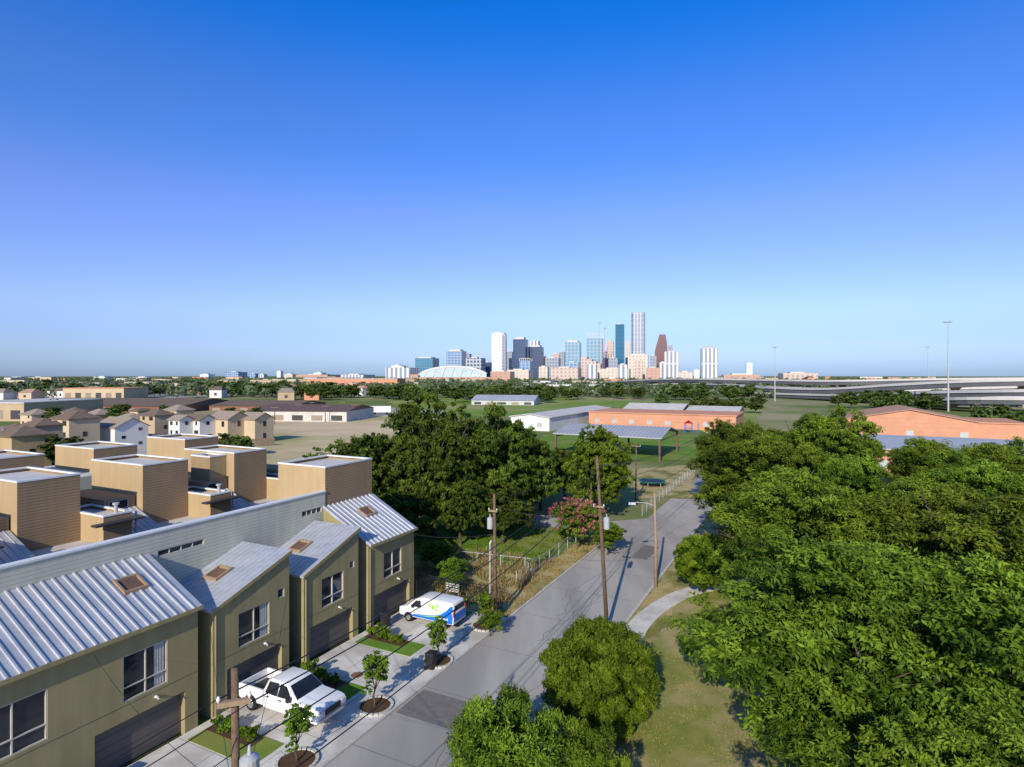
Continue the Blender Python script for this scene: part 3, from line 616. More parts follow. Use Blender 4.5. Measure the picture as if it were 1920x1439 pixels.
for u,vt,Yd in ((1778,602,300),(1453,650,420),(1740,650,560)):
    z=18+(705-vt)/F*Yd; x=(u-960)/F*Yd
    o=thing('high_mast_light','tall slender steel high-mast highway light','light mast',(x,Yd,0),0,'high-mast highway lights')
    b=MB(); b.tube([(0,0,0),(0,0,z)],[.42,.18],10); obj('mast',b.mesh('mast',[m_grey]),o)
    b=MB()
    for k in range(8):
        a=k*math.pi/4; b.tube([(0,0,z-.3),(1.6*math.cos(a),1.6*math.sin(a),z-.4)],.09,5); b.box(1.6*math.cos(a)-.35,1.6*math.cos(a)+.35,1.6*math.sin(a)-.35,1.6*math.sin(a)+.35,z-.8,z-.4)
    obj('lamp_ring',b.mesh('ring',[m_grey]),o)

# ------------------------------------------------------------ fences
def rail_fence(name,label,p0,p1,h,sp,mat,bars=True,th=.015,posts=2.4):
    p0=Vector(p0);p1=Vector(p1); L_=(p1-p0).length; an=math.atan2(p1.y-p0.y,p1.x-p0.x)
    o=thing(name,label,'fence',p0,an)
    x=0; pb=MB(); pb.box(-.03,.03,-.03,.03,0,h+.05); pm=pb.mesh('post',[mat])
    while x<=L_:
        q=obj('post',pm,o); q.location=(x,0,0); x+=posts
    b=MB(); b.box(0,L_,-.015,.015,h-.08,h-.04); b.box(0,L_,-.015,.015,.15,.19)
    if bars:
        x=sp
        while x<L_: b.box(x-th,x+th,-th*.8,th*.8,.12,h); x+=sp
    obj('railing',b.mesh('rails',[mat]),o)
rail_fence('iron_fence','black iron picket fence beside the end townhouse',W(-28,40.6),W(-21.2,40.6),1.7,.14,m_black)
rail_fence('iron_fence','black iron fence along the side of the yard',W(-28,38.9),W(-28,40.6),1.7,.14,m_black)
rail_fence('chain_fence','grey chain-link fence along the weedy yard',W(-22.7,46),W(-22.7,63),1.2,.3,m_grey,True,th=.003)
rail_fence('chain_fence','grey chain-link fence across the back yard',W(-38,48),W(-22.7,50),1.2,.35,m_grey,True,th=.003)
rail_fence('chain_fence','chain-link fence by the trampoline yard',W(-19.5,76),W(-19.5,120),1.4,.5,m_grey,True,th=.008)
p0=g(385,842);p1=g(515,836)
rail_fence('wooden_fence','brown board fence behind the houses',p0,p1,2.0,.25,m_fence,True,th=.11)
p0=g(505,800);p1=g(800,781)
rail_fence('chain_fence','long white fence beside the field',p0,p1,1.3,1.2,m_grey,True,th=.03)

# ------------------------------------------------------------ bins, meters, trampoline, manhole
def bin_(loc,mat,label):
    o=thing('trash_bin',label,'bin',loc,TH,'wheeled bins by the driveways')
    b=MB(); b.hexa([(-.22,-.24,.06),(.22,-.24,.06),(.22,.24,.06),(-.22,.24,.06),(-.29,-.3,.95),(.29,-.3,.95),(.29,.3,.95),(-.29,.3,.95)]); obj('body',b.mesh('bb',[mat]),o,bevel=.03)
    b=MB(); b.hexa([(-.31,-.32,.955),(.33,-.32,.955),(.33,.32,.955),(-.31,.32,.955),(-.29,-.3,1.03),(.28,-.3,1.08),(.28,.3,1.08),(-.29,.3,1.03)]); obj('lid',b.mesh('bl',[mat]),o,bevel=.02)
    for y in (-.24,.24):
        b=MB(); b.tube([(-.24,y-.03,.1),(-.24,y+.03,.1)],.1,12); obj('wheel',b.mesh('bw',[m_rubber]),o)
bin_(W(-20.75,30.3,.12),m_black,'black wheeled trash bin at the kerb')
bin_(W(-27.2,34.0,.12),m_black,'black wheeled trash bin by the garage')
bin_(W(-27.3,14.6,.12),m_bins,'green wheeled bin beside the garage')
o=thing('electric_meter_bank','row of small white electric meter boxes on a rack','meter box',W(-25.4,40.0,0),TH); o.scale=(.62,.62,.62)
b=MB()
for x in (-.9,.9): b.tube([(x,.1,0),(x,.1,2.6)],.03,6)
b.box(-1,1,.07,.12,1.7,1.76); b.box(-1,1,.07,.12,2.35,2.41); obj('rack',b.mesh('rk',[m_grey]),o)
for k in range(4):
    for z in (1.55,2.15):
        b=MB(); b.box(-.9+k*.47,-.58+k*.47,-.1,.065,z,z+.42); B_=obj('meter_box',b.mesh('mb',[m_roofflat]),o); b=MB(); b.tube([(-.74+k*.47,-.101,z+.26),(-.74+k*.47,-.17,z+.26)],.1,12); obj('dial',b.mesh('dl',[m_glass]),B_)
o=thing('manhole_cover','rusty round manhole cover set in the driveway','manhole cover',W(-24.3,27.7,.12)); b=MB(); b.tube([(0,0,0),(0,0,.012),(0,0,.013),(0,0,.02)],[.36,.36,.26,.26],24); obj('cover',b.mesh('mh',[m_rust]),o)
o=thing('trampoline','round black trampoline with blue-green rim in a yard','trampoline',g(1222,912))
b=MB(); b.tube([(0,0,.85),(0,0,.9)],1.9,24); obj('mat',b.mesh('tm',[m_black]),o)
b=MB()
for k in range(24):
    a0=2*math.pi*k/24;a1=2*math.pi*(k+1)/24; b.hexa([(r_*math.cos(a),r_*math.sin(a),z) for z in (.86,.95) for r_,a in ((1.91,a0),(2.2,a0),(2.2,a1),(1.91,a1))])
obj('frame',b.mesh('tf',[m_bins]),o)
for k in range(6): b=MB(); a=k*math.pi/3; b.tube([(2.05*math.cos(a),2.05*math.sin(a),0),(2.05*math.cos(a),2.05*math.sin(a),.88)],.04,6); obj('leg',b.mesh('tl',[m_grey]),o)

# ------------------------------------------------------------ vehicles
def hw(z,wl,wt,zb,zt): return wl if z<=zb else wl+(wt-wl)*(z-zb)/(zt-zb)
def prof_body(prof,wl,wt,zb,zt,mi=0):
    mb=MB(); Lr=[];Rr=[]
    for x,z in prof: h_=hw(z,wl,wt,zb,zt); Lr.append(mb.pt((x,h_,z))); Rr.append(mb.pt((x,-h_,z)))
    mb.f.append(Lr); mb.m.append(mi); mb.f.append(Rr[::-1]); mb.m.append(mi)
    n=len(prof)
    for k in range(n): mb.f.append([Lr[(k+1)%n],Lr[k],Rr[k],Rr[(k+1)%n]]); mb.m.append(mi)
    return mb
def side_panel(mb,poly,wl,wt,zb,zt,off=.012,mi=0,sides=(1,-1)):
    for sg in sides:
        q=[(x,sg*(hw(z,wl,wt,zb,zt)+off),z) for x,z in poly]; mb.face(q if sg<0 else q[::-1],mi)
def side_windows(o,polys,wl,wt,zb,zt):
    for p in polys:
        for sg in (1,-1): b=MB(); side_panel(b,p,wl,wt,zb,zt,sides=(sg,)); obj('side_window',b.mesh('sw',[m_glass]),o)
def wheels(o,xs,y,r_):
    for x in xs:
        for sg in (1,-1):
            b=MB(); b.tube([(x,sg*(y-.2),r_),(x,sg*(y-.03),r_),(x,sg*y,r_)],[r_,r_,r_*.9],24); w=obj('wheel',b.mesh('wh',[m_rubber]),o)
            b=MB(); b.tube([(x,sg*(y+.001),r_),(x,sg*(y+.02),r_)],[r_*.62,r_*.56],16); obj('rim',b.mesh('rim',[m_chrome]),w)
def arches(o,xs,y,r_):
    for x in xs:
        for sg in (1,-1):
            mb=MB(); q=[(x+r_*math.cos(a),sg*y,r_*.86+r_*math.sin(a)) for a in np.linspace(-.3,math.pi+.3,18)]; mb.face(q if sg<0 else q[::-1]); obj('wheel_arch',mb.mesh('wa',[m_black]),o)
o=thing('pickup_truck','white crew-cab pickup truck parked on a driveway','pickup truck',W(-24.85,23.2,.12),TH)
wl,wt,zb,zt=1.0,.76,1.12,1.9
prof=[(-1.05,.42),(2.72,.42),(2.88,.55),(2.9,.9),(2.82,1.1),(2.6,1.17),(1.4,1.24),(.62,1.84),(.4,1.9),(-.6,1.9),(-.82,1.82),(-1.05,1.26)]
obj('body',prof_body(prof,wl,wt,zb,zt).mesh('tb',[m_wpaint],True),o,bevel=.055,seg=3)
b=MB(); b.box(-2.82,-1.08,-.98,.98,.5,.72); b.box(-2.82,-1.08,.86,.98,.72,1.27); b.box(-2.82,-1.08,-.98,-.86,.72,1.27); b.box(-2.9,-2.822,-.97,.97,.55,1.25); b.box(-1.2,-1.08,-.86,.86,.72,1.25)
obj('cargo_bed',b.mesh('bed',[m_wpaint]),o,bevel=.02)
b=MB(); b.box(-2.81,-1.21,-.85,.85,.722,.74); obj('bed_liner',b.mesh('bl',[m_black]),o)
side_windows(o,([(.02,1.2),(1.05,1.24),(.55,1.76),(.1,1.8)],[(-.88,1.22),(-.06,1.2),(.0,1.8),(-.7,1.78)]),wl,wt,zb,zt)
def slab(b,x0,z0,x1,z1,y0,y1,off,mi=0):
    d=Vector((x1-x0,0,z1-z0)).normalized(); n=Vector((-d.z,0,d.x))
    if n.z<0: n=-n
    b.face([(x0+n.x*off,-y0,z0+n.z*off),(x0+n.x*off,y0,z0+n.z*off),(x1+n.x*off,y1,z1+n.z*off),(x1+n.x*off,-y1,z1+n.z*off)],mi)
b=MB(); slab(b,1.33,1.295,.68,1.795,.88,.72,.012); obj('windshield',b.mesh('ws',[m_glass]),o)
b=MB(); slab(b,-1.03,1.33,-.84,1.78,.8,.7,.03); obj('rear_window',b.mesh('ws',[m_glass]),o)
arches(o,(1.85,-1.95),1.004,.47); wheels(o,(1.85,-1.95),1.03,.39)
b=MB(); b.box(2.9,2.93,-.55,.55,.72,1.02); obj('grille',b.mesh('gr',[m_black]),o,bevel=.01)
b=MB(); b.box(2.9,2.96,-.9,.9,.5,.66); obj('bumper',b.mesh('bm',[m_chrome]),o,bevel=.01)
for y in (-.8,.8): b=MB(); b.box(2.84,2.925,y-.16,y+.16,.8,1.02); obj('headlight',b.mesh('hl',[m_clear]),o,bevel=.02)
for y in (-.9,.9): b=MB(); b.box(-2.92,-2.9,y-.07,y+.07,.85,1.15); obj('tail_light',b.mesh('tl',[m_red]),o)
for sg in (-1,1): b=MB(); b.box(.85,1.05,min(sg*1.0,sg*1.22),max(sg*1.0,sg*1.22),1.2,1.42); obj('mirror',b.mesh('mi',[m_black]),o,bevel=.02)
b=MB()
for x in (.0,-.95,1.15): side_panel(b,[(x,.6),(x+.022,.6),(x+.022,1.12),(x,1.12)],wl,wt,zb,zt,.006)
obj('door_seam',b.mesh('ds',[m_grey]),o)
for x in (.12,-.8): b=MB(); b.box(x,x+.2,-1.03,-1.0,1.03,1.07); obj('handle',b.mesh('hd',[m_black]),o)
o=thing('delivery_van','small white van with blue and green graphics on a driveway','van',W(-24.75,36.3,.12),TH+math.pi)
wl,wt,zb,zt=.88,.72,1.0,1.85
prof=[(-2.32,.4),(2.2,.38),(2.34,.5),(2.34,.78),(2.2,.98),(1.62,1.12),(.98,1.66),(.7,1.8),(.3,1.86),(-1.9,1.86),(-2.2,1.8),(-2.34,1.2)]
obj('body',prof_body(prof,wl,wt,zb,zt).mesh('vb',[m_wpaint],True),o,bevel=.06,seg=3)
side_windows(o,([(.42,1.16),(1.36,1.16),(.9,1.6),(.5,1.64)],),wl,wt,zb,zt)
b=MB(); slab(b,1.55,1.17,1.0,1.635,.8,.72,.012); obj('windshield',b.mesh('vws',[m_glass]),o)
b=MB(); b.face([(-2.325,-.66,1.3),(-2.27,-.6,1.66),(-2.27,.6,1.66),(-2.325,.66,1.3)][::-1]); obj('rear_window',b.mesh('vr',[m_glass]),o)
b=MB(); side_panel(b,[(-2.26,.46),(1.3,.46),(1.1,.62),(.5,.7),(-.2,.76),(-.8,.86),(-1.3,1.02),(-1.7,1.28),(-2.0,1.6),(-2.2,1.7),(-2.28,1.2)],wl,wt,zb,zt,.008)
obj('blue_graphic',b.mesh('bg',[m_blue]),o)
b=MB(); b.face([(-2.352,-.8,.6),(-2.352,.8,.6),(-2.352,.8,1.15),(-2.352,-.8,1.15)][::-1]); obj('rear_graphic',b.mesh('rg',[m_blue]),o)
b=MB()
for cx_,cz,rr in ((-.6,1.36,.15),(-.95,1.5,.11),(-.3,1.48,.1),(-.92,1.24,.09)):
    side_panel(b,[(cx_+rr*math.cos(a),cz+rr*math.sin(a)) for a in np.linspace(0,2*math.pi,18,endpoint=False)],wl,wt,zb,zt,.014)
side_panel(b,[(-1.3,.98),(-.8,.82),(0,.68),(.9,.6),(0,.63),(-.8,.74)],wl,wt,zb,zt,.016)
obj('green_graphic',b.mesh('gg',[m_green]),o)
b=MB()
for k in range(9): side_panel(b,[(-1.9+k*.11,.66),(-1.84+k*.11,.66),(-1.84+k*.11,.66+(.13 if k%3 else .17)),(-1.9+k*.11,.66+(.13 if k%3 else .17))],wl,wt,zb,zt,.02)
obj('lettering',b.mesh('lt',[m_wpaint]),o)
arches(o,(1.5,-1.45),.892,.38); wheels(o,(1.5,-1.45),.91,.32)
for y in (-.68,.68): b=MB(); b.box(2.2,2.35,y-.14,y+.14,.78,.95); obj('headlight',b.mesh('vh',[m_clear]),o,bevel=.02); b=MB(); b.box(-2.36,-2.3,y*1.14-.06,y*1.14+.06,.95,1.5); obj('tail_light',b.mesh('vt',[m_red]),o)
for sg in (-1,1): b=MB(); b.box(1.0,1.14,min(sg*.88,sg*1.06),max(sg*.88,sg*1.06),1.12,1.28); obj('mirror',b.mesh('vm',[m_black]),o,bevel=.02)
b=MB(); b.box(-2.38,2.37,-.8,.8,.34,.44); obj('bumper',b.mesh('vbm',[m_black]),o,bevel=.02)
def trailer(u,v,col,label,L_=13):
    p=g(u,v); o=thing('truck_trailer',label,'trailer',p,.1,'trailers in the truck yard'); b=MB(); b.box(-L_/2,L_/2,-1.3,1.3,1.2,4.0); obj('body',b.mesh('t',[col]),o)
    for x in (-L_/2+1.2,-L_/2+2.5,L_/2-2): b=MB(); b.tube([(x,-1.25,.5),(x,1.25,.5)],.5,14); obj('wheel',b.mesh('w',[m_rubber]),o)
trailer(713,778,m_white,'white box trailer parked in the yard',10); trailer(545,776,m_rust,'rust red trailer parked in the yard',16); trailer(668,779,m_grey,'grey trailer parked in the yard')

# ------------------------------------------------------------ houses
def house(u0,u1,vb,vt,wall,roof,kind='hip',label='',fl=2,rot=TH,dep=.9,grp='houses beyond the rear row',name='house'):
    p=g((u0+u1)/2,vb); Yd=p.y; w_=(u1-u0)/F*Yd; ztop=18-(vt-705)/F*Yd
    W_=w_*.8; D_=W_*dep; rh=min(2.4,W_*.24) if kind!='flat' else 0; hw_=ztop-rh
    p=Vector((p.x,p.y+D_*.5,0))
    o=thing(name,label,'house',p,rot,grp)
    x,y=W_/2,D_/2; b=MB(); b.box(-x,x,-y,y,0,hw_)
    if kind=='flat': b.box(-x*.5,x,-y,y*.2,hw_+.01,hw_+1.2)
    if kind=='gable': b.face([(x,-y,hw_),(x,y,hw_),(x,0,ztop-.05)]); b.face([(-x,-y,hw_),(-x,0,ztop-.05),(-x,y,hw_)])
    obj('wall',b.mesh('wall',[wall]),o)
    b=MB(); e=.4
    if kind=='hip':
        k=min(x,y)*.8; A_=[(-x-e,-y-e,hw_),(x+e,-y-e,hw_),(x+e,y+e,hw_),(-x-e,y+e,hw_)]; rx=max(x-k,.1); r1=(-rx,0,ztop);r2=(rx,0,ztop)
        A_=[(a,c,d+.01) for a,c,d in A_]; b.face([A_[0],A_[1],r2,r1]); b.face([A_[1],A_[2],r2]); b.face([A_[2],A_[3],r1,r2]); b.face([A_[3],A_[0],r1]); b.box(-x-e,x+e,-y-e,y+e,hw_-.2,hw_+.005)
    elif kind=='gable':
        b.hexa([(-x-e,-y-e,hw_-.15),(x+e,-y-e,hw_-.15),(x+e,0,ztop-.03),(-x-e,0,ztop-.03),(-x-e,-y-e,hw_+.0),(x+e,-y-e,hw_),(x+e,0,ztop+.12),(-x-e,0,ztop+.12)])
        b.hexa([(-x-e,0,ztop-.03),(x+e,0,ztop-.03),(x+e,y+e,hw_-.15),(-x-e,y+e,hw_-.15),(-x-e,0,ztop+.12),(x+e,0,ztop+.12),(x+e,y+e,hw_),(-x-e,y+e,hw_)])
    else: b.box(-x-.1,x+.1,-y-.1,y+.1,hw_+.0,hw_+.009)
    obj('roof',b.mesh('roof',[roof]),o)
    rr=random.Random(int(u0)); fh=hw_/fl
    for f in range(fl):
        n=max(2,int(W_/3.2))
        for k in range(n):
            if rr.random()<.25: continue
            ww=rr.choice((.35,.5,.8)); xx=-x+(k+.5)*W_/n; b=MB(); b.box(xx-ww,xx+ww,-y-.05,-y+.02,f*fh+fh*.4,f*fh+fh*.82); obj('window',b.mesh('hwn',[m_glass]),o)
        n=max(1,int(D_/4))
        for k in range(n):
            if rr.random()<.3: continue
            yy=-y+(k+.5)*D_/n; b=MB(); b.box(x-.02,x+.05,yy-.45,yy+.45,f*fh+fh*.4,f*fh+fh*.82); obj('window',b.mesh('hwn',[m_glass]),o)
HS=[(-30,60,885,800,m_tan,m_shing,'hip',3),(30,93,868,786,m_beige2,m_shing,'hip',3),(85,160,850,771,m_beige,m_shing,'hip',3),(0,40,840,795,m_beige2,m_shing,'hip',3),(163,250,842,785,m_white,m_shing2,'gable',3),(200,262,825,776,m_beige,m_shing2,'hip',3),(256,312,828,768,m_beige2,m_shing,'hip',3),(312,352,838,780,m_white,m_shing2,'gable',3),(345,392,836,779,m_white,m_shing,'gable',3),(385,452,834,773,m_beige,m_shing2,'gable',2),(440,500,832,775,m_beige,m_shing2,'gable',2),(110,150,808,765,m_beige2,m_shing,'hip',2),(30,80,800,768,m_beige,m_shing2,'hip',2),(300,350,806,760,m_beige,m_shing2,'hip',2),(240,270,800,765,m_beige,m_shing,'hip',3),(150,200,800,768,m_tan,m_shing2,'hip',2)]
for (a,b0,vb,vt,wm,rm,k,fl) in HS:
    house(a,b0,vb,vt,wm,rm,k,('white' if wm is m_white else 'tan')+' stucco '+('flat-roofed' if k=='flat' else k+'-roofed')+' house on the next block',fl)
def shed(name,u0,u1,vb,vt,dep,wall,roof,label,rot=0,gab=0):
    p=g((u0+u1)/2,vb); Yd=p.y; w_=(u1-u0)/F*Yd; zt=18-(vt-705)/F*Yd
    o=thing(name,label,'building',(p.x,p.y+dep/2,0),rot); x=w_/2;y=dep/2; hb=zt-gab
    b=MB(); b.box(-x,x,-y,y,0,hb); obj('wall',b.mesh('w',[wall]),o)
    b=MB()
    if gab: b.face([(-x-.5,-y-.5,hb+.01),(x+.5,-y-.5,hb+.01),(x+.5,0,zt),(-x-.5,0,zt)]); b.face([(-x-.5,0,zt),(x+.5,0,zt),(x+.5,y+.5,hb+.01),(-x-.5,y+.5,hb+.01)]); b.face([(x,-y,hb),(x,y,hb),(x,0,zt-.02)],0); b.face([(-x,-y,hb),(-x,0,zt-.02),(-x,y,hb)],0)
    else: b.box(-x-.3,x+.3,-y-.3,y+.3,hb+.001,hb+.5)
    obj('roof',b.mesh('r',[roof]),o)
    n=max(2,min(14,int(w_/7)))
    for k in range(n):
        xx=-x+(k+.5)*w_/n; b=MB(); b.box(xx-w_/n*.28,xx+w_/n*.28,-y-.06,-y+.02,hb*.12,hb*.62); obj('door',b.mesh('d',[m_dark if (k+n)%2 else m_shing2]),o)
shed('warehouse',470,662,791,762,30,m_roofflat,m_brown,'long warehouse with dark roof and loading doors',-.12,2)
shed('warehouse',395,560,772,754,40,m_rust,m_shing,'rusty brown industrial shed',-.1,2)
shed('warehouse',20,360,773,750,50,m_rust,m_shing,'very long low rusty industrial shed',-.1,3)
shed('warehouse',-80,60,790,757,40,m_beige2,m_roofflat,'tan warehouse with pale flat roof',-.1)
shed('apartment_block',118,232,750,729,30,m_beige,m_brick,'tan apartment block with orange parapet',0)
shed('warehouse',575,745,731,711,60,m_brick,m_roofflat,'orange brick warehouse in open ground',0)
shed('warehouse',890,1010,760,742,26,m_grey,m_greyroof,'grey-roofed metal shed at the edge of the meadow',-.2,3)
shed('warehouse',980,1150,733,722,40,m_white,m_roofflat,'low white building near the ballpark')
r=random.Random(5)
cols=[m_white,m_beige,m_brick,m_beige2,m_roofflat,m_grey,m_beige,m_brick]
for k in range(210):
    Yd=430*math.exp(r.random()*1.9); u=r.choice([r.uniform(-20,780),r.uniform(-20,780),r.uniform(500,1500),r.uniform(1150,1960)]); x=(u-960)/F*Yd
    w_=r.uniform(10,45)*(.7+Yd/2500); h_=r.uniform(4.5,11)*(1+.35*(Yd>1500)); d_=r.uniform(10,30); gab=r.random()<.5
    if Yd<750:
        if u>720 or r.random()<.5: continue
        w_=r.uniform(9,20); h_=r.uniform(4.5,7.5); d_=r.uniform(9,14); gab=True
    m=r.choice(cols if Yd>700 else [m_beige,m_beige2,m_brick,m_tan,m_white]); b=MB(); b.box(-w_/2,w_/2,-d_/2,d_/2,0,h_,0,1)
    if gab and w_<30:
        rh=min(3.2,d_*.22); A=[(-w_/2-.4,-d_/2-.4,h_+.01),(w_/2+.4,-d_/2-.4,h_+.01),(w_/2+.4,d_/2+.4,h_+.01),(-w_/2-.4,d_/2+.4,h_+.01)]; r1=(-w_*.3,0,h_+rh); r2=(w_*.3,0,h_+rh)
        b.face([A[0],A[1],r2,r1],1); b.face([A[1],A[2],r2],1); b.face([A[2],A[3],r1,r2],1); b.face([A[3],A[0],r1],1)
    else: b.box(-w_/2-.2,w_/2+.2,-d_/2-.2,d_/2+.2,h_+.01,h_+.6,1)
    nb=int(w_/6)
    for q in range(nb): xx=-w_/2+(q+.5)*w_/nb; b.box(xx-1.0,xx+1.0,-d_/2-.1,-d_/2+.02,h_*.3,h_*.65,2)
    rf_=r.choice([m_shing,m_shing2,m_terra]) if gab else r.choice([m_roofflat,m_shing2,m_roofflat])
    thing('low_building',{m_white:'white',m_beige:'beige',m_brick:'orange brick',m_beige2:'tan',m_tan:'tan stucco',m_roofflat:'pale grey',m_grey:'grey'}[m]+' low '+('pitched-roof' if gab else 'flat-roofed')+' building among trees','building',(x,Yd,0),r.uniform(-.5,.3),'low city buildings near the horizon',me=b.mesh('lowb',[m,rf_,m_dark]))

# ------------------------------------------------------------ school and pavilion
o=thing('pavilion','open steel pavilion with grey gabled roof and brown posts','pavilion',W(-40,134.5),TH)
b=MB(-40,134.5,0); t0,t1=-52.5,-28
for s0,s1,za,zb2 in ((125,134.5,5,6.6),(134.5,144,6.6,5)):
    b.hexa([(t0,s0,za-.2),(t1,s0,za-.2),(t1,s1,zb2-.2),(t0,s1,zb2-.2),(t0,s0,za),(t1,s0,za),(t1,s1,zb2),(t0,s1,zb2)])
for t in np.arange(t0+.3,t1,.9):
    b.hexa([(t,125,5),(t+.1,125,5),(t+.1,134.4,6.585),(t,134.4,6.585),(t,125,5.12),(t+.1,125,5.12),(t+.1,134.4,6.7),(t,134.4,6.7)])
obj('roof',b.mesh('pr',[m_greyroof]),o)
for t in (-52,-40.2,-28.5):
    for s in (125.5,143.5):
        b=MB(-40,134.5,0); b.box(t-.2,t+.2,s-.2,s+.2,0,4.85); obj('post',b.mesh('pp',[m_brown]),o)
    b=MB(-40,134.5,0); b.tube([(t,125.5,4.7),(t,134.5,5.9),(t,143.5,4.7)],.15,6); b.tube([(t,125.5,4.3),(t,143.5,4.3)],.12,6); obj('truss',b.mesh('pt',[m_brown]),o)
def school(name,t0,t1,s0,s1,h,rh,wall,roof,label,ridge='t'):
    o=thing(name,label,'building',W((t0+t1)/2,(s0+s1)/2),TH); q=((t0+t1)/2,(s0+s1)/2,0)
    b=MB(*q); b.box(t0,t1,s0,s1,0,h); tm=(t0+t1)/2; sm=(s0+s1)/2
    if rh and ridge=='s': b.face([(t0,s0,h),(t1,s0,h),(tm,s0,h+rh)]); b.face([(t0,s1,h),(tm,s1,h+rh),(t1,s1,h)])
    if rh and ridge=='t': b.face([(t1,s0,h),(t1,s1,h),(t1,sm,h+rh)]); b.face([(t0,s0,h),(t0,sm,h+rh),(t0,s1,h)])
    obj('wall',b.mesh('sw',[wall]),o)
    b=MB(*q); e=.5
    if rh and ridge=='s':
        b.hexa([(t0-e,s0-e,h-.1),(tm,s0-e,h+rh+.02),(tm,s1+e,h+rh+.02),(t0-e,s1+e,h-.1),(t0-e,s0-e,h+.15),(tm,s0-e,h+rh+.25),(tm,s1+e,h+rh+.25),(t0-e,s1+e,h+.15)])
        b.hexa([(tm,s0-e,h+rh+.02),(t1+e,s0-e,h-.1),(t1+e,s1+e,h-.1),(tm,s1+e,h+rh+.02),(tm,s0-e,h+rh+.25),(t1+e,s0-e,h+.15),(t1+e,s1+e,h+.15),(tm,s1+e,h+rh+.25)])
    elif rh:
        b.hexa([(t0-e,s0-e,h-.1),(t1+e,s0-e,h-.1),(t1+e,sm,h+rh+.02),(t0-e,sm,h+rh+.02),(t0-e,s0-e,h+.15),(t1+e,s0-e,h+.15),(t1+e,sm,h+rh+.25),(t0-e,sm,h+rh+.25)])
        b.hexa([(t0-e,sm,h+rh+.02),(t1+e,sm,h+rh+.02),(t1+e,s1+e,h-.1),(t0-e,s1+e,h-.1),(t0-e,sm,h+rh+.25),(t1+e,sm,h+rh+.25),(t1+e,s1+e,h+.15),(t0-e,s1+e,h+.15)])
    else: b.box(t0-.3,t1+.3,s0-.3,s1+.3,h+.001,h+.35)
    obj('roof',b.mesh('sr',[roof]),o)
    rr=random.Random(int(s0)); n=max(2,min(10,int((t1-t0)/6)))
    for k in range(n):
        if rr.random()<.4: continue
        x=t0+(k+.5)*(t1-t0)/n; b=MB(*q); b.box(x-.9,x+.9,s0-.05,s0+.02,1.2,2.6); obj('window',b.mesh('swn',[m_grey]),o)
    return o
school('school_building',-72,-22,205,228,4.8,0,m_brick,m_brick,'low orange brick school wing with flat roof')
school('school_building',-66,-44,228.6,250,4.8,2.0,m_brick,m_roofflat,'orange brick school wing with pale pitched roof','t')
school('school_building',-42,-24,228.6,250,4.8,1.4,m_brick,m_roofflat,'orange school wing with shallow pale roof','t')
school('school_hall',-90,-76,178,243,4.4,.9,m_white,m_roofflat,'long white metal building behind the pavilion','s')
school('school_building',9,40,200,228,5.4,3.0,m_brick,m_terra,'orange brick gymnasium with low gabled roof','s')
school('school_building',40.6,52,206,228,4.8,0,m_brick,m_brick,'low orange brick annex beside the gymnasium')
school('school_building',8,36,128,156,4.6,1.2,m_brick,m_greyroof,'blue-grey metal roofed classroom building behind trees','t')
school('school_building',-16,4,118,132,3.6,1.1,m_brick,m_greyroof,'small orange building with metal roof','t')
o=thing('playground_set','red and blue playground climbing frame','playground',g(1297,812),TH)
for x in (-2,0,2):
    for y in (-1,1): b=MB(); b.tube([(x,y,0),(x,y,3)],.09,6); obj('post',b.mesh('pg',[m_blue]),o)
b=MB(); b.box(-2,0,-1,1,1.4,1.5); obj('platform',b.mesh('pf',[m_blue]),o)
b=MB(); b.face([(-2.3,-1.2,3),(.3,-1.2,3),(-1,0,4)]); b.face([(.3,-1.2,3),(.3,1.2,3),(-1,0,4)]); b.face([(-2.3,1.2,3),(-2.3,-1.2,3),(-1,0,4)]); obj('canopy',b.mesh('pg2',[m_red]),o); b=MB(); b.hexa([(2,-.4,1.5),(5,-.4,.1),(5,.4,.1),(2,.4,1.5),(2,-.4,1.6),(5,-.4,.2),(5,.4,.2),(2,.4,1.6)]); obj('slide',b.mesh('pg3',[M('yellow_plastic',(.7,.45,.03))]),o)

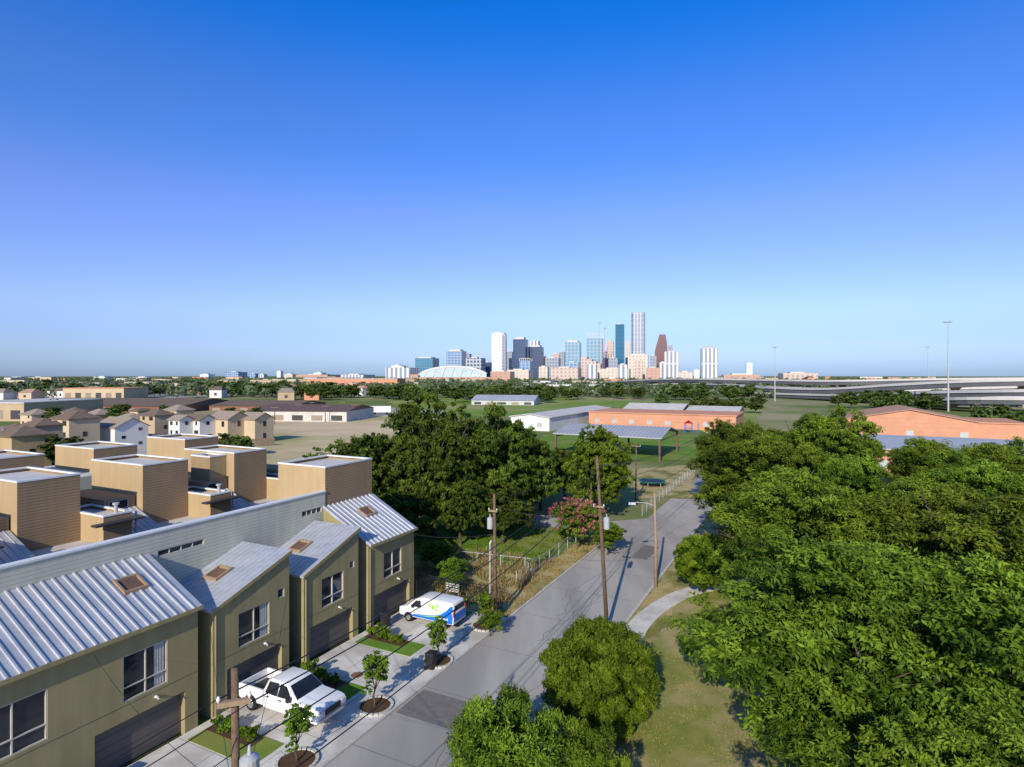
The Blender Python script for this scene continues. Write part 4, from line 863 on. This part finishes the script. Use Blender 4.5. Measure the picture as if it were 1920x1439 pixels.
# ------------------------------------------------------------ highway
def deck(pts,wid,label,colsp=32,th=1.6,group='elevated highway decks'):
    P=[Vector(((u-960)/F*Yd,Yd,18-(v-705)/F*Yd)) for u,v,Yd in pts]
    S=[]
    for i in range(len(P)-1):
        for k in range(8):
            t=k/8; p0=P[max(i-1,0)];p1=P[i];p2=P[i+1];p3=P[min(i+2,len(P)-1)]
            S.append(.5*((2*p1)+(p2-p0)*t+(2*p0-5*p1+4*p2-p3)*t*t+(3*p1-p0-3*p2+p3)*t**3))
    S.append(P[-1]); root=thing('highway_overpass',label,'highway',(S[0].x,S[0].y,0),0,group); o=(S[0].x,S[0].y,0)
    b=MB(*o); gd=MB(*o); acc=0
    def xs(i,off):
        d=(S[min(i+1,len(S)-1)]-S[max(i-1,0)]); d.z=0; d.normalize(); n=Vector((-d.y,d.x,0)); return S[i]+n*off
    for i in range(len(S)-1):
        for m_,a,c,z0,z1 in ((b,-wid/2,wid/2,-.5,0),(b,-wid/2,-wid/2+.4,0.002,1.0),(b,wid/2-.4,wid/2,.002,1.0),(gd,-wid/2+.6,wid/2-.6,-.5-th,-.502)):
            A1,A2,A3,A4=xs(i,a),xs(i,c),xs(i+1,c),xs(i+1,a)
            m_.hexa([(q.x,q.y,q.z+zz) for zz in (z0,z1) for q in (A1,A2,A3,A4)])
        acc+=(S[i+1]-S[i]).length
        if acc>colsp and S[i].z-.5-th>1.5:
            acc=0; c0=xs(i,0); zt=c0.z-.5-th
            q=MB(*o); q.tube([(c0.x,c0.y,0),(c0.x,c0.y,zt-1.6)],1.0,10); d=(S[i+1]-S[i]); d.z=0; d.normalize(); n=Vector((-d.y,d.x,0))
            e=[c0+n*s_*(wid/2-1)+d*t_*.9 for s_,t_ in ((-1,-1),(1,-1),(1,1),(-1,1))]; e2=[c0+n*s_*1.6+d*t_*.9 for s_,t_ in ((-1,-1),(1,-1),(1,1),(-1,1))]
            q.hexa([(p.x,p.y,zt-1.7) for p in e2]+[(p.x,p.y,zt-.01) for p in e]); obj('pier',q.mesh('pier',[m_fcol]),root)
    obj('deck',b.mesh('deck',[m_fwy]),root); obj('girder',gd.mesh('gird',[m_fwyd]),root)
deck([(1090,721,1300),(1200,714,900),(1300,711.5,700),(1420,713,600),(1560,715,520),(1750,712,480),(2000,710,460)],16,'long upper highway deck on concrete piers',th=2.8)
deck([(1160,724,900),(1300,720,700),(1440,727,520),(1560,730,440),(1700,722,380),(1850,715,340),(2020,711,330)],14,'curving highway ramp rising on piers',th=2.6)
deck([(1180,735,760),(1330,733,600),(1480,739,480),(1620,742,400),(1760,737,340),(1900,734,300),(2030,732,280)],18,'lower highway deck on concrete piers',26,2.4)
deck([(1400,746,520),(1560,744,480),(1720,732,440),(1880,727,420),(2040,725,420)],14,'middle highway deck behind trees',26,2.4)
deck([(1740,752,330),(1850,748,290),(2060,750,270)],12,'low highway deck at the edge of town',22,2)

# ------------------------------------------------------------ skyline
def tower(u0,u1,vt,Yd,mat,label,dep=.9,crown=None,name='office_tower',rot=-.25,side=None,grp='downtown skyline towers'):
    x=((u0+u1)/2-960)/F*Yd; w_=(u1-u0)/F*Yd; z=18+(705-vt)/F*Yd
    ww=w_/(abs(math.cos(rot))+dep*abs(math.sin(rot))); a=ww/2; d=a*dep
    b=MB(); zc=z
    if crown=='step':
        for k,f in enumerate((1,.78,.55,.3)): b.box(-a,a*(2*f-1),-d,d,(0 if k==0 else zc),(z*(.62+.38*(k+1)/4)),0,1); zc=z*(.62+.38*(k+1)/4)+.01
    elif crown=='gable':
        n=9; h0=z*.62
        b.box(-a,a,-d,d,0,h0)
        for k in range(n):
            za=h0+(z-h0)*k/n+.01; zb_=h0+(z-h0)*(k+1)/n; f=k/n
            b.box(-a*(.98-.75*f),a*(1-.35*f*f),-d*(1-.3*f),d*(1-.3*f),za,zb_)
    elif crown=='round':
        b.box(-a,a,-d,d,0,z*.93); b.tube([(0,0,z*.93+.01),(0,0,z*.97),(0,0,z)],[a*.95,a*.8,a*.35],16,1)
    elif crown=='chamfer':
        c=a*.28; ring=[(-a+c,-d),(a-c,-d),(a,-d+c),(a,d-c),(a-c,d),(-a+c,d),(-a,d-c),(-a,-d+c)]
        for k in range(8): p,q=ring[k],ring[(k+1)%8]; b.face([(p[0],p[1],0),(q[0],q[1],0),(q[0],q[1],z),(p[0],p[1],z)])
        b.face([(p[0],p[1],z) for p in ring],1)
    elif crown=='box':
        b.box(-a,a,-d,d,0,z*.95,0,1); b.box(-a*.7,a*.7,-d*.7,d*.7,z*.95+.01,z,1)
    elif crown=='frame':
        b.box(-a,a,-d,d,0,z*.9,0,1)
        for xx in np.linspace(-a,a,6):
            b.box(xx-1,xx+1,-d,-d+2,z*.9+.01,z,1); b.box(xx-1,xx+1,d-2,d,z*.9+.01,z,1)
        b.box(-a,a,-d,-d+2,z,z+2,1)
    else: b.box(-a,a,-d,d,0,z,0,1); b.box(-a*.5,a*.3,-d*.5,d*.5,z+.01,z+4,1)
    if len(label.split())<4: label+=' near the skyline'
    o=thing(name,label,'skyscraper' if z>70 else 'building',(x,Yd,0),rot,grp,me=b.mesh('tower',[mat,side or m_roofflat]))
    return o
G=gridmat
teal=G('teal_glass',(.16,.28,.36),(.03,.14,.21),9,10,.75,.7,.2); bluegl=G('blue_glass',(.42,.5,.58),(.07,.16,.3),14,11,.7,.65,.25)
dkgl=G('dark_glass',(.09,.12,.19),(.025,.045,.1),10,14,.7,.75,.2); whitet=G('white_tower',(.82,.82,.82),(.42,.45,.5),12,14,.45,.6)
greyt=G('grey_banded_tower',(.6,.61,.64),(.15,.18,.24),14,22,.5,.9); tealgl=G('pale_teal_glass',(.42,.52,.57),(.09,.21,.29),16,16,.65,.75,.2)
peach=G('peach_stone',(.74,.56,.45),(.24,.19,.19),14,13,.45,.6); beiget=G('beige_stone',(.78,.67,.52),(.3,.27,.25),14,13,.45,.6)
redgr=G('red_granite',(.22,.09,.085),(.08,.045,.055),11,12,.5,.6); wht2=G('white_grid',(.84,.82,.78),(.16,.18,.23),16,70,.5,.95); deepteal=G('deep_teal_glass',(.015,.12,.2),(.008,.085,.155),12,18,.9,.85,.15)
dkw=G('dark_with_white',(.55,.57,.6),(.04,.06,.11),14,14,.65,.6); brickt=G('brick_block',(.66,.38,.27),(.24,.17,.15),16,11,.45,.5)
greyd=G('mid_grey_block',(.4,.42,.46),(.12,.14,.19),12,14,.55,.6)
B=2700
T_=[(780,822,670,2200,teal,'teal glass hotel block','box'),(838,874,656,2500,bluegl,'blue glass office block with pale frame','box'),(874,910,672,2400,dkw,'dark glass block with white bands',None),
(922,949,625,B,whitet,'slender white residential tower',None),(941,950,628,B-80,greyd,'grey slab beside white tower',None),(962,990,633,B,dkgl,'dark blue glass office tower','box'),(990,1020,648,B+60,dkgl,'dark glass tower with white cap','box'),(992,1013,640,B+200,wht2,'white-topped tower behind dark glass',None),
(974,998,673,2300,bluegl,'blue and tan tower under construction','frame'),(1010,1030,688,2300,beiget,'beige stone low block',None),(1059,1091,639,B,tealgl,'pale teal glass office tower','box'),(1036,1050,664,B+300,peach,'small pink stone tower',None),
(1048,1060,660,B+300,greyd,'grey office block',None),(1098,1133,627,B,tealgl,'grey glass tower topped by steel frame','frame'),(1088,1131,670,2400,peach,'peach stone block with stepped roofline','step'),(1136,1152,640,B+200,peach,'slim pink stone tower',None),
(1153,1172,609,B,deepteal,'slab tower of deep teal glass',None),(1182,1212,587,B+100,greyt,'tallest grey banded tower with chamfered corners','chamfer'),(1172,1182,640,B+300,beiget,'narrow beige tower',None),(1175,1219,664,2400,beiget,'beige stone government block','box'),
(1226,1253,628,B,redgr,'red granite tower with stepped gables','gable'),(1244,1275,660,2500,wht2,'pale gridded office tower',None),(1312,1347,650,2500,wht2,'white tower with dark stripes and rounded top','round'),(1398,1411,681,B+200,whitet,'small pale tower',None),
(1118,1186,692,2200,beiget,'long beige low block',None),(1032,1092,690,2100,peach,'low pinkish block',None),(1350,1425,703,1900,brickt,'long orange brick block',None),(1460,1530,700,1900,peach,'long tan institutional block',None),(1210,1240,690,2200,brickt,'low reddish block',None),
(726,784,690,2000,wht2,'pale mid-rise block beside ballpark',None),(735,760,686,2200,whitet,'white mid-rise block',None),(1100,1120,684,2100,wht2,'pale mid-rise block',None),(1022,1052,672,2600,greyd,'grey mid-rise block',None),(1270,1300,698,2100,beiget,'low beige block',None),(1218,1232,668,2600,greyd,'slim grey block',None),(1300,1312,694,2300,whitet,'low white block',None),(920,965,697,2000,brickt,'low brick block',None),(950,1000,694,2150,beiget,'low beige block',None),
(1126,1140,660,2900,greyd,'grey glass block',None),(1066,1078,650,3000,dkgl,'dark glass block',None),(1190,1206,676,2250,peach,'pink stone block',None),(1140,1160,672,2500,greyd,'grey mid-rise block',None),(1003,1024,668,2900,brickt,'brick mid-rise block',None),(1060,1088,680,2250,bluegl,'blue glass low block',None),(950,962,660,2950,greyd,'grey slab block',None),(1252,1262,648,3000,greyd,'grey slab block',None),(868,884,664,2800,greyd,'grey slab block',None),(1158,1178,684,2150,wht2,'white striped low block',None),(908,922,680,2500,dkgl,'dark glass low block',None),(1236,1250,680,2300,wht2,'white gridded low block',None),
(427,460,698,3600,bluegl,'blue-grey office block',None),(520,530,696,3600,whitet,'white tower',None),(562,640,703,3300,brickt,'row of brick blocks',None),(378,400,702,3500,whitet,'pale block',None),(486,500,702,3500,wht2,'pale block',None),(642,700,703,2700,wht2,'white warehouse row',None),(60,100,708,3000,beiget,'beige block',None),(180,215,707,3000,whitet,'pale block',None),(250,300,708,2600,wht2,'pale block',None),(470,484,701,3500,bluegl,'blue block',None),(535,556,702,3400,beiget,'beige block',None),(590,610,699,3500,whitet,'pale block',None)]
for (a,b0,vt,Yd,m,lab,cr) in T_: tower(a,b0,vt,Yd,m,lab,crown=cr)
for u,vt in ((1121,606),(1131,616)):
    z=18+(705-vt)/F*B; x=(u-960)/F*B; o=thing('tower_crane','slim tower crane above a half-built tower','crane',(x,B-40,0),1.1,'tower cranes')
    b=MB(); b.tube([(0,0,0),(0,0,z)],.8,4); obj('mast',b.mesh('cm',[m_brick]),o); b=MB(); b.tube([(-12,0,z-5),(34,0,z-2)],.6,4); b.tube([(0,0,z+5),(33,0,z-2)],.25,4); b.tube([(0,0,z+5),(-11,0,z-5)],.25,4); b.box(-12,-8,-1.2,1.2,z-9,z-6); obj('jib',b.mesh('cj',[m_brick]),o)
Yd=1900; x0=(780-960)/F*Yd; x1=(912-960)/F*Yd; o=thing('ballpark','white ballpark with arched retractable roof and glass wall','stadium',((x0+x1)/2,Yd,0),0); w_=(x1-x0)/2
b=MB(); n=24; ztop=18+(705-686)/F*Yd
def prof(xx): return 16+(ztop-16)*max(0,1-((xx+w_*-.05)/(w_*1.02))**2)**.6
for k in range(n):
    a=-w_+2*w_*k/n; c=-w_+2*w_*(k+1)/n; za,zc=prof(a),prof(c)
    b.face([(a,0,za),(c,0,zc),(c,150,zc),(a,150,za)],0); b.face([(a,0,za-5),(c,0,zc-5),(c,0,zc),(a,0,za)],0)
    b.face([(a,1,0),(c,1,0),(c,1,zc-4.8),(a,1,za-4.8)],1)
obj('roof',b.mesh('bp',[m_white,G('ballpark_wall',(.66,.68,.66),(.28,.38,.4),14,14,.8,.8)]),o)
b=MB(); b.box(-w_-12,w_+14,-20,-.5,0,14,0,1); b.box(-w_-14,-w_+10,-22,20,0,22,0,1); obj('wall',b.mesh('bw',[brickt,m_roofflat]),o)
for k in range(7):
    b=MB(); a=-w_*.8+k*w_*.26; b.tube([(a,-.8,10),(a+w_*.12,-.8,prof(a+w_*.12)-5),(a+w_*.24,-.8,10)],.8,4); obj('truss',b.mesh('bt',[m_white]),o)

# ------------------------------------------------------------ light, sky, camera
el=math.radians(26); az=math.radians(17)
dirv=Vector((math.sin(az)*math.cos(el),math.cos(az)*math.cos(el),-math.sin(el)))
sl=bpy.data.lights.new('sun','SUN'); sl.energy=5.0; sl.angle=math.radians(.5); sl.color=(1,.92,.77)
so=bpy.data.objects.new('sun',sl); COL.objects.link(so); so.rotation_euler=dirv.to_track_quat('-Z','Y').to_euler()
w=bpy.data.worlds.new('World'); scene.world=w; w.use_nodes=True; nt=w.node_tree; N=nt.nodes; L=nt.links
sky=N.new('ShaderNodeTexSky'); sky.sky_type='NISHITA'; sky.sun_disc=False; sky.sun_elevation=el; sky.sun_rotation=math.radians(197); sky.air_density=1.0; sky.dust_density=.6; sky.ozone_density=3.0; sky.altitude=50
tc=N.new('ShaderNodeTexCoord'); sx=N.new('ShaderNodeSeparateXYZ'); L.new(tc.outputs['Generated'],sx.inputs[0])
rp=N.new('ShaderNodeValToRGB'); L.new(sx.outputs[2],rp.inputs[0]); cr=rp.color_ramp; cr.interpolation='EASE'
S3=1/3
cr.elements[0].position=0; cr.elements[0].color=(.6*S3,.84*S3,1.55*S3,1)
cr.elements[1].position=1; cr.elements[1].color=(.9*S3,1.1*S3,1.3*S3,1)
for p_,c_ in ((.05,(.74,.85,1.42)),(.11,(.95,.98,1.42)),(.24,(.86,.95,1.58)),(.36,(.5,.9,1.68)),(.54,(.05,.84,1.95)),(.66,(.4,1.0,1.7))):
    e=cr.elements.new(p_); e.color=(c_[0]*S3,c_[1]*S3,c_[2]*S3,1)
mu=N.new('ShaderNodeMixRGB'); mu.blend_type='MULTIPLY'; mu.inputs[0].default_value=1; L.new(sky.outputs[0],mu.inputs[1]); L.new(rp.outputs[0],mu.inputs[2])
ms=N.new('ShaderNodeVectorMath'); ms.operation='SCALE'; ms.inputs['Scale'].default_value=3; L.new(mu.outputs[0],ms.inputs[0])
bg=N['Background']; bg.inputs[1].default_value=.12; L.new(ms.outputs[0],bg.inputs[0])
cam=bpy.data.cameras.new('camera'); co=bpy.data.objects.new('camera',cam); COL.objects.link(co); co.location=(0,0,H); co.rotation_euler=(math.radians(90),0,0)
cam.sensor_width=36; cam.lens=36*F/1920; cam.shift_y=-14.5/1920; cam.clip_start=.5; cam.clip_end=40000
scene.camera=co
scene.view_settings.view_transform='Standard'; scene.view_settings.look='None'; scene.view_settings.exposure=0
